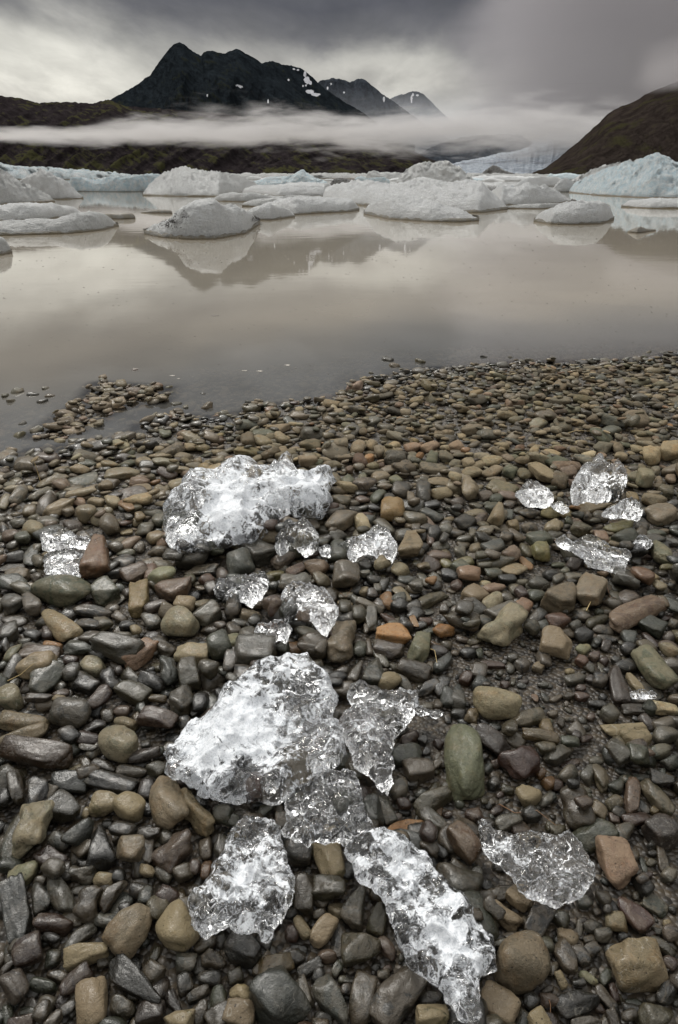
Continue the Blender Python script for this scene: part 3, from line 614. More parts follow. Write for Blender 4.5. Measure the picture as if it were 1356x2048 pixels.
    tag(o, label, 'ice floe' if o.name.startswith('float') else 'iceberg', 'ice floating in the lake'); return o
for i, (k_, p_, d_, t_, b_, l_, db_) in enumerate(BERGS): berg(k_, p_, d_, t_, b_, l_, db_, i)
rf = np.random.default_rng(77); ORD = 'first second third fourth fifth sixth seventh eighth ninth tenth eleventh twelfth thirteenth fourteenth fifteenth last'.split()
for k_ in range(16):
    xa = 440+k_*43+rf.uniform(-12, 12); wd = rf.uniform(34, 80); yb_ = rf.uniform(356.5, 362.5); hh = rf.uniform(2.5, 7)
    tp = [(xa, yb_-1), (xa+wd*.2, yb_-hh*rf.uniform(.5, 1)), (xa+wd*.45, yb_-hh), (xa+wd*.75, yb_-hh*rf.uniform(.4, .9)), (xa+wd, yb_-1)]
    o_ = berg('wgwb'[k_ % 4], 2.6, .3, tp, [(xa, yb_), (xa+wd, yb_)], f'{ORD[k_]} of the sixteen low distant floes, counted from the left, in the far rows', [], 60+k_); o_['group'] = 'distant low ice floes'
# jagged glacier-ice front at the far left shore and the thin line of far ice
def ice_front(name, x0, x1, ytop, dist, depth, mat, seed, label, jag, n=420):
    xs = np.linspace(x0, x1, n); yt = interp_line(ytop, xs)
    blk = vnoise(np.stack([np.floor(xs/jag[0]+.8*vnoise(np.stack([xs/9, xs*0, xs*0], 1), seed))*1.7, xs*0, xs*0+.3], 1), seed)
    yt = yt+blk*jag[1]+fbm(np.stack([xs/4, xs*0, xs*0], 1), 3, seed)*jag[2]
    nv = 16; v = np.linspace(0, 1, nv)
    P = []
    for a, b in zip(xs, yt):
        R = at_dist(a, b, dist+depth*.5); dr = R[:2]/(dist+depth*.5); H = max(R[2], .2)
        for q in v:
            z = -.5+(H+.5)*(1-abs(2*q-1)**3)
            P.append((dr[0]*(dist+depth*q), dr[1]*(dist+depth*q), z))
    P = np.array(P); sc = 3.0/H if H > 0 else 1
    u = .16
    P[:,2] += fbm(P*u*2, 4, seed, ridged=True)*H*.12; P[:,1] += fbm(P*u+9, 4, seed+5, ridged=True)*depth*.10
    o = mesh_obj(name, P, grid_faces(n, nv), mat, loc=(P[:,0].mean(), P[:,1].mean(), 0), attrs={'unit': ('FLOAT', np.full(len(P), .22)), 'debris': ('FLOAT', .35+.3*fbm(P*.35, 4, seed+3))}, smooth=False)
    return tag(o, label, 'ice front')
ice_front('ice_front', -300, 285, [(-300,322),(0,328),(60,333),(120,336),(200,343),(285,352)], 330, 40, MB['b'], 3, 'jagged blue-white ice front streaked with black below the left hillside', (7, 2.6, 2.0))
ice_front('ice_front', 225, 1140, [(225,351),(440,348),(600,347),(800,347),(960,347),(1140,349)], 420, 30, MB['g'], 8, 'thin line of distant dirty ice along the far shore', (9, 1.6, 1.4), 620)
# ------------------------------------------------------------------ stones read off the photograph
# per tile: x y long short angle colour shape ; tile coordinates are photograph pixels times three from the tile corner
STONES = {
(0,1748): """85 180 380 170 -84 B a;220 80 190 115 90 B o;345 80 250 150 -60 g o;515 140 230 150 60 b l;670 80 230 110 40 b t;830 40 150 110 0 d o;875 110 130 90 60 B t
1000 110 130 110 -30 m a;1075 65 135 50 85 y f;620 215 170 100 0 B o;300 235 240 130 0 m o;455 310 260 90 42 g e;775 305 350 220 55 W o;1045 290 300 230 100 K r;505 425 300 130 20 K a;290 440 130 90 60 G o;150 430 230 170 60 m o
20 510 130 50 50 b e;75 630 200 160 90 p o;240 610 170 90 -10 G o;435 590 250 110 40 m o;530 730 320 190 80 S o;800 600 400 130 -35 d t;905 540 150 130 70 b o;745 510 150 90 -35 b o;1100 475 140 120 20 B a;1275 450 160 110 -10 b l;1245 560 150 100 0 d o
1095 590 130 100 80 d a;1175 650 160 70 30 d e;1300 690 170 110 75 G o;715 750 160 130 -40 k o;890 770 190 140 30 p a;1035 720 200 90 -65 p t;650 860 190 140 10 G o;1060 850 190 180 90 K t;260 700 110 100 0 g o;240 790 150 90 60 b a;140 750 120 60 5 G f
100 850 190 110 20 m a;300 840 160 80 50 b o;15 780 130 70 90 G o;895 880 150 70 0 y o;1310 830 200 150 60 b a;1190 790 160 100 80 b o;385 740 120 70 40 d f;285 330 120 70 -10 d o;640 290 130 60 30 d f;910 400 110 60 60 k f;1220 360 140 100 20 b o;320 540 120 80 -20 b a;455 15 120 60 10 g f;735 160 80 70 30 d a""",
(452,1748): """470 80 220 120 85 b a;620 60 210 150 -5 k a;790 130 260 150 70 g t;920 210 190 120 75 k o;455 265 150 80 -60 K a;580 280 210 130 60 S o;675 280 280 55 88 d f;810 400 250 230 0 k t;605 420 125 90 0 m o;390 290 110 90 80 m o;970 370 170 80 -60 m o;100 400 250 210 -50 d t
45 545 110 90 60 k a;210 480 180 60 60 b e;290 500 240 140 25 y a;70 660 140 120 0 K l;75 810 190 180 0 S a;330 720 400 330 -60 B t;460 650 190 110 -70 g a;555 550 110 90 80 d o;620 580 80 60 -80 P a;665 500 100 60 60 G a;640 700 330 170 -55 B t;820 700 340 150 80 b e
1030 690 420 240 60 d a;1240 690 150 110 0 d o;1240 830 200 150 0 K a;720 630 90 80 0 d a;560 850 120 110 0 b o;740 565 80 50 0 g o;950 530 80 70 0 g a;500 500 180 80 30 d a;400 440 160 120 0 d l;560 180 90 60 30 b o;430 370 120 60 0 d f;850 555 90 45 0 b o;1140 560 120 90 40 k o;700 560 60 50 0 G o;975 490 60 40 0 m a;660 660 60 60 0 d o""",
(904,1748): """45 30 310 240 -25 g o;310 180 290 130 -35 S l;330 50 200 90 20 b o;420 90 170 130 -50 S a;530 230 220 150 70 d a;360 320 190 90 10 d o;680 200 120 90 -50 k o;715 315 140 95 -30 W o;860 250 95 90 0 g r;925 100 120 80 -50 b o;1010 225 150 110 -30 t a;1110 185 270 130 -48 M o
1250 110 180 100 -35 G f;1340 290 120 110 0 p r;1290 370 200 70 -40 k e;430 510 350 340 10 W r;580 350 120 100 -40 G o;290 400 110 60 0 k o;630 490 100 55 70 g a;700 430 240 110 -60 b o;795 420 140 90 -60 d a;680 560 120 60 -60 K a;845 550 140 55 -38 V o;945 550 100 80 50 G o
785 575 85 60 0 d o;1130 500 350 270 -25 T a;960 690 230 80 -50 d l;770 720 270 170 20 d t;910 730 100 60 -40 m o;1100 760 120 80 -15 d a;290 740 290 190 -50 S o;440 810 130 80 80 G a;555 850 210 130 -60 K o;615 800 110 50 -60 m f;1240 840 240 230 0 k t;1130 700 120 60 -20 G f;1240 680 90 70 0 d o
1070 830 100 80 0 b o;1000 840 180 80 -60 b a;930 850 140 90 60 g a;830 850 200 90 10 d a;740 885 100 60 0 m o;1320 500 110 80 -50 m o;1320 650 180 110 70 d o;490 720 90 110 0 d o;730 25 110 60 20 G o;820 100 110 80 -30 B a;640 60 60 60 0 k o;1265 265 70 50 -30 g a
1180 100 40 30 0 y o;1325 215 60 40 0 K o;900 150 50 60 90 d a;790 240 110 40 85 g f;1140 110 60 40 -20 b o;930 300 90 110 80 B a;850 320 80 60 10 b o;860 390 110 90 10 d a;1050 300 70 60 0 d a;980 370 90 60 10 d o;1000 640 130 50 -65 m e;600 620 90 50 30 d o;640 720 70 60 0 d o;715 650 50 45 0 k o;870 520 90 50 80 g f;1210 400 80 50 -30 d a;600 710 140 100 0 m l;1190 330 60 40 30 k a;1225 290 70 50 10 m o""",
(0,1448): """120 30 320 110 12 t e;200 155 440 150 -8 R e;270 65 110 65 8 B o;700 90 270 215 -50 H r;410 45 120 110 0 d o;520 45 150 110 0 m o;415 220 150 60 25 t f;860 150 210 80 15 p o;775 225 190 75 0 g o;610 190 150 80 -20 b t;520 115 120 35 -5 k f;95 370 190 100 -75 b a;220 370 190 130 85 d a
400 310 240 130 10 B a;665 300 310 100 -12 d a;865 340 140 100 65 p o;1000 450 330 220 -75 W o;1165 500 300 150 -42 T l;620 430 190 150 20 K o;770 460 200 185 0 K r;370 460 260 200 30 k t;185 600 370 220 62 H l;60 640 360 120 70 G o;460 620 230 120 40 B e;590 690 270 190 80 d t;735 610 160 110 0 d o;870 620 170 90 0 b a
775 720 190 180 0 W a;1035 720 280 190 45 P l;1220 685 140 90 85 b o;1230 820 125 65 80 o o;340 645 140 110 0 B o;290 770 200 140 -30 m a;110 845 210 120 20 V o;460 840 190 120 0 g l;315 865 150 120 0 g r;600 870 130 90 0 K a;690 850 110 90 0 d o;820 885 120 60 0 d o;1330 690 160 110 80 g o;1335 530 120 100 0 G a
20 430 90 100 0 d o;940 240 110 100 0 k o;880 720 170 50 85 d e;975 620 110 90 -70 g a;1155 810 110 90 60 m o;1090 850 130 90 30 k a;965 840 130 80 -30 k a;870 835 100 70 0 K a;500 180 110 60 -70 b a;60 220 170 60 5 k f;250 250 150 50 10 b f;500 460 80 50 40 K a;860 60 70 60 40 g a;20 580 60 120 10 d o;1000 90 90 70 40 k a;560 395 70 60 0 d o
210 870 80 60 0 g o;870 560 80 55 0 d o;740 580 90 50 0 b a;470 770 80 60 -30 d o;1190 430 120 80 -40 d o;1280 460 60 60 0 m a""",
(452,1448): """1090 130 200 120 10 G o;1160 225 180 150 0 b a;1040 345 130 130 0 g o;875 480 200 130 -75 B a;960 450 190 90 -65 g o;1075 435 85 80 0 m o;1070 580 260 130 28 O t;1240 400 240 120 30 k a;1240 520 230 100 -50 k o;1290 430 100 30 80 o f;1330 660 180 110 -60 b o;1150 650 130 110 0 d o;380 560 180 120 0 b a
620 760 300 180 -70 K a;430 730 180 160 0 d o;30 550 110 90 0 G o;440 870 160 100 0 b o;60 620 110 60 0 t a;1175 350 80 60 0 B o;1100 20 120 80 30 m a;1190 30 60 60 0 d a;1210 100 50 60 0 d a;1280 130 60 40 60 k o;1330 300 60 50 0 g o;1260 310 90 50 40 k a;1280 50 70 50 -30 m o;1030 500 70 60 0 m a;1210 690 110 130 0 m a;1290 730 110 60 -40 d o;1310 170 80 60 -30 b o;1110 380 50 50 0 d o;1270 180 70 50 30 b a;1220 760 140 80 -40 b l;1120 300 80 50 0 d o""",
(904,1448): """75 175 450 235 -80 E o;240 50 230 130 -35 p o;425 200 230 210 0 M l;550 230 70 60 0 o a;540 25 230 60 -10 y a;570 105 110 90 0 k a;640 130 160 100 30 g a;715 240 130 100 40 g o;835 235 110 95 60 g t;910 260 180 90 -70 k o;880 155 90 60 0 g o;1000 150 170 100 -40 g a;1120 50 200 110 -5 K a;1290 20 150 100 0 g a
1260 120 130 90 10 G o;1330 190 110 80 0 B a;1120 180 160 120 -50 G a;1160 255 130 50 -5 B o;1275 290 160 90 -20 d t;1100 370 210 85 85 P e;1010 310 95 95 0 G t;1060 265 80 70 0 G o;460 380 140 130 0 K a;585 385 120 70 25 B o;760 450 320 190 -60 b l;785 495 100 80 0 P a;730 370 80 60 0 d a
480 490 130 95 5 d a;340 530 160 110 20 g a;145 490 120 90 0 m a;90 580 190 130 -50 b o;75 700 240 150 -45 R a;1000 780 320 190 -62 N a;870 620 250 170 10 G a;1045 590 140 100 60 g a;1250 380 280 100 -48 k e;1130 510 170 100 5 m o;1290 600 220 180 -30 p a;990 410 110 100 0 k o;900 460 110 90 -40 y a
1330 840 100 100 0 g o;1180 770 110 40 -70 B f;1020 465 80 80 0 d o;655 570 110 80 0 k t;345 325 90 60 -20 k o;260 295 80 70 0 d a;280 450 90 60 30 m o;510 330 100 70 -20 d o;800 315 120 40 -5 G f;610 545 80 70 0 k o;1290 740 170 60 -80 b e;650 300 80 70 0 m a;600 290 80 90 80 o a;730 165 120 50 20 m f
720 65 120 60 -10 G a;760 20 60 60 0 p o;820 20 90 50 20 m o;225 200 70 60 60 B o;280 165 80 60 20 m a;200 130 60 50 0 d o;310 400 50 50 0 d o;205 400 50 40 0 k o;250 395 50 40 0 d o;300 350 50 40 20 m o;980 320 60 40 0 d o;860 410 50 50 0 B o;840 365 50 50 0 G o;1170 420 110 50 -40 d f;1240 445 60 50 0 y o;1290 480 40 40 0 y o;1340 510 50 50 0 K o
1050 690 70 60 0 d o;1120 720 60 70 0 b a;1230 705 60 50 0 d o;1240 650 90 60 10 d a;1190 580 90 50 -10 d o;900 490 50 60 90 G a;1000 500 60 80 60 m a;1190 165 50 60 90 m o;1215 225 50 40 0 G o;1270 240 80 60 40 B a;1330 250 80 50 -30 b a;1220 760 50 60 90 k a;1140 830 70 50 0 d o;1210 830 50 40 0 m o;150 850 90 80 0 g a;50 820 130 60 -30 b a;160 800 80 60 0 d o""",
(0,1148): """380 85 310 190 -8 F o;615 80 160 130 0 G a;830 115 190 120 85 Y a;1055 65 210 140 15 P a;950 25 120 80 0 k o;1105 160 130 75 0 T a;1075 280 230 170 0 H r;1245 220 170 110 25 g a;345 265 260 110 -45 T p;185 150 150 110 -70 d a;60 145 140 100 0 g o;180 35 160 35 0 y f;130 60 130 60 -10 G a;75 220 140 70 0 b f
50 320 150 100 40 g a;180 315 110 70 0 d o;550 190 230 80 -3 d e;530 280 160 80 -10 d o;610 260 110 100 0 k a;560 350 160 80 0 d o;720 330 150 80 0 G a;295 375 120 60 -10 O o;180 400 120 90 0 g o;235 440 260 110 5 R a;60 430 140 70 45 V o;60 540 190 90 60 g o;215 545 240 130 12 T o;270 600 260 150 35 G a
410 490 100 60 0 m a;480 425 190 90 5 G t;420 560 120 95 30 g o;550 510 150 100 0 H a;710 430 270 150 -15 g a;590 430 130 100 0 d a;840 440 230 110 38 N e;970 390 170 100 -30 d l;905 330 100 70 0 p o;1150 440 220 110 3 C a;1310 410 150 150 0 G o;1005 560 170 110 -75 B l;1130 580 170 140 -80 k a
1250 570 130 110 0 k o;1085 740 170 150 80 k a;700 540 60 60 0 p r;775 570 130 90 -20 k t;900 610 180 100 -10 d o;505 620 180 130 -20 d a;650 600 150 120 -60 d l;800 680 190 120 -15 k a;600 730 170 90 40 m o;720 765 110 75 0 m o;940 850 230 110 -10 m a;350 680 120 60 15 m a;345 715 80 60 0 K o;50 710 150 140 0 V a
225 720 160 55 0 p o;135 850 300 130 -5 T o;420 800 270 190 0 g r;550 860 160 90 20 p o;745 840 150 90 -20 t o;630 795 90 80 60 b o;845 775 120 70 -60 B t;970 765 90 70 0 d o;1200 740 150 90 60 d a;1265 730 120 80 70 G o;1100 840 90 90 0 d o;1115 890 100 50 10 p o;1265 780 160 70 45 m e;810 810 70 50 -60 y o
160 770 180 50 0 d f;270 310 90 80 -50 m o;1130 375 220 50 10 d f;20 400 60 80 0 d o;130 360 90 40 10 g o;420 370 140 60 30 d e;665 160 90 60 0 d o;710 210 100 60 -10 b o;760 65 70 60 0 p o;690 105 120 50 30 g f;930 175 140 60 20 p a;900 240 110 90 -30 B a;760 275 110 60 10 d a;700 280 80 50 30 b f;810 310 70 60 0 K o;820 380 80 50 0 d a
990 480 90 60 30 G o;490 480 80 30 0 g f;440 685 55 50 0 k o;400 655 60 50 0 d o;510 700 90 50 -20 d a;340 620 70 90 70 g o;60 600 90 50 20 G o;940 710 110 50 0 y o;920 760 80 60 0 k o;1240 655 130 50 -5 k f;1330 560 60 90 80 G o;1320 270 80 60 0 p o;1230 160 50 50 0 b o;1225 50 120 30 5 b f;1160 790 60 40 40 d o""",
(452,1148): """415 30 200 100 0 g l;830 60 80 65 0 K r;780 110 110 55 -45 B e;715 130 100 35 -5 y f;715 190 75 90 0 k o;860 165 180 55 -12 g e;870 225 160 60 88 g e;800 215 100 110 0 k o;970 120 110 75 -60 O o;1040 110 100 80 0 B t;1060 80 130 60 -30 t f;920 140 90 60 -30 p o;1150 45 90 70 0 g t;1230 35 65 55 0 O r;1240 100 210 85 15 k t
1010 320 220 115 -5 X a;1160 410 170 140 90 V a;1310 300 110 90 10 X a;975 410 180 90 -15 p a;700 370 280 170 70 W l;1135 530 210 120 -15 b a;980 600 150 120 10 K r;885 540 190 140 90 G t;780 530 150 80 60 b t;650 590 150 80 25 d o;860 375 110 55 90 b t;805 400 100 80 80 G o;1310 480 150 80 50 B a;1215 630 160 70 20 d a
1340 690 100 110 0 B a;1210 735 85 60 0 k o;500 345 190 90 -15 G o;410 400 90 80 0 o a;500 460 150 70 -10 b o;575 460 100 60 60 b o;170 490 260 180 0 g a;195 540 130 70 25 m o;30 380 170 110 20 V o;85 245 120 60 0 g o;340 430 90 80 0 G o;290 110 100 70 0 p o;290 210 130 110 0 m l;1205 165 100 45 -10 B f;1200 230 90 50 0 m o
1280 240 70 40 0 k o;1310 215 60 60 0 b a;1225 290 110 45 15 G o;1280 410 110 65 -20 p a;1265 370 90 40 -20 o a;700 660 150 90 0 b a;40 640 80 60 -30 g o;1060 590 150 70 -40 B o;1050 160 100 80 0 d a;1130 160 110 80 0 d o;1130 250 80 30 -65 O f;830 630 100 35 0 k f;920 680 120 45 -15 d o;930 440 150 35 -50 G e
720 90 90 40 0 k a;880 90 70 60 0 p o;910 60 60 50 -50 g a;950 20 80 60 70 d o;1050 15 100 50 0 d a;845 290 40 70 0 b o;1215 335 50 50 0 B o;1330 370 80 60 0 b o;1330 130 70 50 0 g o;1020 230 90 50 20 k t;975 215 100 50 -30 m a;1140 200 100 80 20 d o;1300 620 130 80 60 d a;1280 720 80 60 90 b o;1100 640 40 50 0 m o;1050 665 60 50 0 d o
130 330 120 100 20 k a;250 300 130 90 10 m o;40 290 80 90 40 d a;40 180 110 120 0 d a;30 520 90 130 -20 d a;20 680 60 50 0 m o;270 400 90 80 0 p a;640 640 120 60 0 d a;600 550 110 90 0 d a;540 520 90 60 10 k o;700 530 100 70 20 b a;1110 710 60 50 0 b o""",
(904,1148): """315 300 270 180 35 H l;295 195 170 110 20 B a;250 130 140 90 35 H o;145 90 150 110 10 S a;255 45 120 70 10 N a;200 240 100 80 -30 B a;515 90 120 75 0 G o;655 130 200 180 0 W a;635 270 130 90 -5 Q a;430 160 110 90 0 N a;490 290 100 90 0 G a;830 90 190 170 30 W a;790 200 110 70 -15 d o;880 230 150 70 30 k o;985 100 90 80 70 k a
1060 110 160 110 0 p o;1110 205 350 115 22 N e;1205 270 180 100 -20 G a;920 280 140 55 -10 d o;950 330 150 45 -12 d o;1075 350 120 90 -30 B t;800 320 120 90 0 d o;740 285 80 60 0 g a;630 390 200 160 -20 S a;800 395 85 70 30 V a;795 465 80 70 0 Q a;870 435 80 55 0 M o;880 350 70 60 80 B o;935 375 70 65 60 p o
1215 535 350 170 -38 E o;1180 400 120 80 -10 k o;1305 440 120 70 -35 t e;1325 325 90 70 0 p o;1210 350 130 60 -45 m e;1215 630 170 70 -30 B f;1010 620 230 110 -72 p a;1115 600 180 50 -45 K e;965 790 115 110 0 g r;1110 755 160 65 -8 b a;1200 750 110 90 0 G o;1290 750 170 90 -15 C a;1285 865 140 90 0 g o;1060 870 290 60 0 K a;1190 840 130 60 -40 p a
760 570 150 65 10 g a;890 720 120 60 0 d a;270 740 310 190 -20 C p;45 680 150 100 88 B t;470 810 200 90 15 k a;575 860 110 80 -70 y a;130 800 90 90 0 y l;45 775 100 60 -10 d o;210 880 200 60 -10 g o;70 330 90 45 -10 p o;170 325 140 50 35 k o;115 305 110 50 5 k o;105 420 90 70 0 d a;170 415 70 50 -70 G o;90 570 80 80 0 m a;380 440 80 50 0 g a;560 460 110 80 -60 d a
530 500 70 65 0 W a;170 540 100 100 0 d a;1050 500 140 80 0 d a;520 30 120 80 0 g o;615 45 80 50 10 g a;1320 100 80 60 0 d o;1270 40 90 60 -30 g a;40 160 90 60 20 b a;100 160 70 40 -10 d o;420 80 90 60 -30 m a;920 30 110 80 -50 d a;900 170 60 40 0 G o;1220 90 60 50 0 g o;1300 210 70 40 0 m a;1340 250 60 50 0 g a;1260 200 60 50 0 d o;520 220 120 90 40 d o
430 490 80 100 80 d o;560 600 70 35 0 g o;430 605 60 35 -20 B a;510 685 60 35 -50 N f;570 680 60 40 -50 B o;640 680 90 40 20 b o;715 670 70 50 20 b a;795 675 90 60 0 m a;845 570 60 60 0 p o;900 590 90 100 60 d a;720 520 60 40 0 K o;840 500 90 50 -30 k o;920 500 90 30 -60 k f;440 580 70 35 0 p o;330 600 60 50 0 m o;380 580 50 30 60 k o;790 620 60 50 0 m o;620 770 70 50 0 b o
670 830 60 50 60 b a;600 830 60 40 70 G a;720 800 60 30 0 g o;850 790 60 50 -40 m o;930 460 60 50 0 m o;1000 455 60 50 0 d a;250 480 160 40 0 m a;30 20 80 70 0 m o;1150 690 180 60 -10 d a""",
(0,900): """585 640 260 170 75 J t;515 360 125 110 0 t r;195 460 150 95 -10 C r;270 410 130 85 0 g o;650 430 125 120 0 b o;430 425 110 80 0 p a;670 285 90 75 0 C o;175 330 95 65 20 y o;730 115 220 70 5 t o;500 140 190 60 10 B f;310 155 210 50 15 t e;480 240 200 45 12 t e;625 195 90 60 0 T o;270 300 150 80 50 b o;350 320 190 90 20 T a;105 240 140 80 40 g o;240 225 150 50 30 g e
75 600 160 70 10 d o;50 655 170 50 0 d f;95 720 160 90 15 W a;210 720 80 65 0 b o;770 520 140 70 25 P o;710 510 100 60 30 k o;930 490 110 85 0 T o;810 390 70 50 0 t o;960 395 120 80 35 G a;870 440 110 80 30 g a;805 710 170 100 15 P a;905 700 110 80 80 Q a;975 745 150 110 0 V o;1205 690 200 60 0 d f;1235 760 100 75 0 m o;745 660 130 80 0 d a
910 625 140 45 5 b f;750 570 110 45 0 G o;570 530 90 50 -20 d a;595 760 80 40 0 F o;1065 185 120 75 5 C o;1010 285 170 40 0 t f;960 205 90 50 0 t o;830 165 120 65 0 P o;790 245 180 60 10 p f;880 255 90 50 20 d o;370 190 110 65 0 P o;130 510 90 100 60 G o;70 180 130 50 0 g o;1230 75 80 50 -10 y o;650 55 110 40 0 t o;760 50 100 50 15 G o;855 45 100 60 0 t o;480 95 120 50 0 T o
1270 600 150 60 -20 G a;175 600 130 50 75 B f;1330 710 80 100 0 p o;570 270 110 50 -10 t o;625 335 110 50 -10 g o;20 280 90 50 80 t o;100 400 100 60 10 g o;210 560 90 60 40 g o;500 490 120 60 -40 d f;740 600 80 50 0 d o;1050 660 130 70 0 d a;1130 120 100 60 -30 P o;1180 165 80 50 10 P o;1080 100 130 40 0 t o;1290 40 120 40 -10 k f;1290 130 130 50 0 P a;770 390 50 40 0 d o;760 330 110 50 -20 o f;810 335 80 50 0 k o
835 385 70 55 0 y o;1140 230 70 60 40 T o;910 340 130 50 0 g o;430 210 120 40 5 g o;250 385 80 40 0 g a;60 500 110 80 0 m o;15 440 60 80 0 d o;1095 10 110 50 0 g o;960 15 140 40 0 t o;750 440 80 40 10 K f;690 550 90 60 0 b o;830 540 80 60 30 d o;945 570 120 60 0 b o;400 330 100 60 0 b a;230 640 80 90 60 g o""",
(452,860): """1000 470 150 130 0 Z a;690 530 190 130 35 W o;815 535 110 80 -50 C a;550 800 150 100 5 R o;720 855 165 150 0 b a;85 790 170 160 0 B o;200 710 190 140 0 d a;280 830 140 70 5 U o;1110 690 170 150 90 T t;1035 805 110 80 -10 C o;930 795 100 75 0 C l;860 140 75 55 65 O a;925 250 110 65 0 W o;1020 265 90 60 0 V o;1255 215 190 65 -3 g o
1185 345 115 90 90 d a;1295 345 130 75 0 K o;1285 280 150 45 -5 T f;60 160 130 50 0 y o;225 50 120 75 -10 t a;360 125 150 65 10 t o;330 35 90 60 -20 t o;330 95 80 50 0 T o;490 190 110 70 0 S a;675 340 110 55 10 b o;690 400 110 65 -10 k o;735 280 90 75 45 G o;840 310 130 80 10 p a;1020 150 150 100 0 d l;1070 215 130 80 0 d l;1125 75 110 55 0 N o
1240 140 90 60 80 G a;505 60 130 60 0 k a;790 95 90 80 0 W o;690 85 90 50 0 g o;345 525 90 70 60 m o;515 550 110 70 -40 b o;360 740 190 80 25 p t;440 790 170 50 20 m f;680 720 150 130 60 G a;835 830 60 50 0 B a;1090 860 120 60 0 B o;830 465 110 40 0 m o;1130 510 130 90 -10 k a;960 550 130 75 -30 g a;1070 610 110 70 0 g a;1235 475 140 60 -20 B o
1280 720 150 70 0 P o;1185 800 80 50 0 t l;590 240 70 50 0 t o;640 180 110 50 -10 t o;210 200 70 60 0 t o;820 250 60 50 30 G a;1160 135 55 45 40 O a;130 55 90 100 0 b a;265 95 70 50 0 t o;180 140 90 40 10 t o;145 180 60 60 0 y o;460 240 90 60 0 g a;800 165 90 70 -30 m a;920 120 65 60 0 g o;870 70 60 60 50 T o;740 215 50 50 0 P o;650 265 90 60 -30 k o;1010 70 70 40 10 T o
590 320 50 60 0 k o;905 370 100 70 30 G a;780 440 90 40 0 d o;820 390 80 50 0 m o;980 390 70 60 30 d a;1050 330 110 80 0 d a;1110 380 50 70 0 b a;870 500 70 60 0 B o;640 590 60 50 0 b o;700 650 90 40 0 K o;860 560 40 60 0 p o;420 550 80 50 0 d a;1210 555 90 60 0 d o;1250 590 80 90 60 d a;1320 560 90 80 0 g o;1310 640 70 50 60 d o;1230 620 50 60 0 m a;1190 660 70 60 0 d o;1330 760 90 60 -30 U o
1260 840 90 50 -30 g o;1190 850 100 50 -50 B o;1220 520 110 40 -50 m e;1140 560 60 60 0 b o;220 860 120 60 -20 k a;150 850 160 40 40 d f;740 810 60 40 0 b o;890 860 90 60 0 d o;840 770 90 50 0 d o;905 180 40 30 0 m a;925 185 70 60 30 m t;560 270 70 40 0 g o;530 120 90 40 0 k o;1320 130 90 70 -10 g o;1230 75 110 60 20 P o;1100 115 110 40 0 g f""",
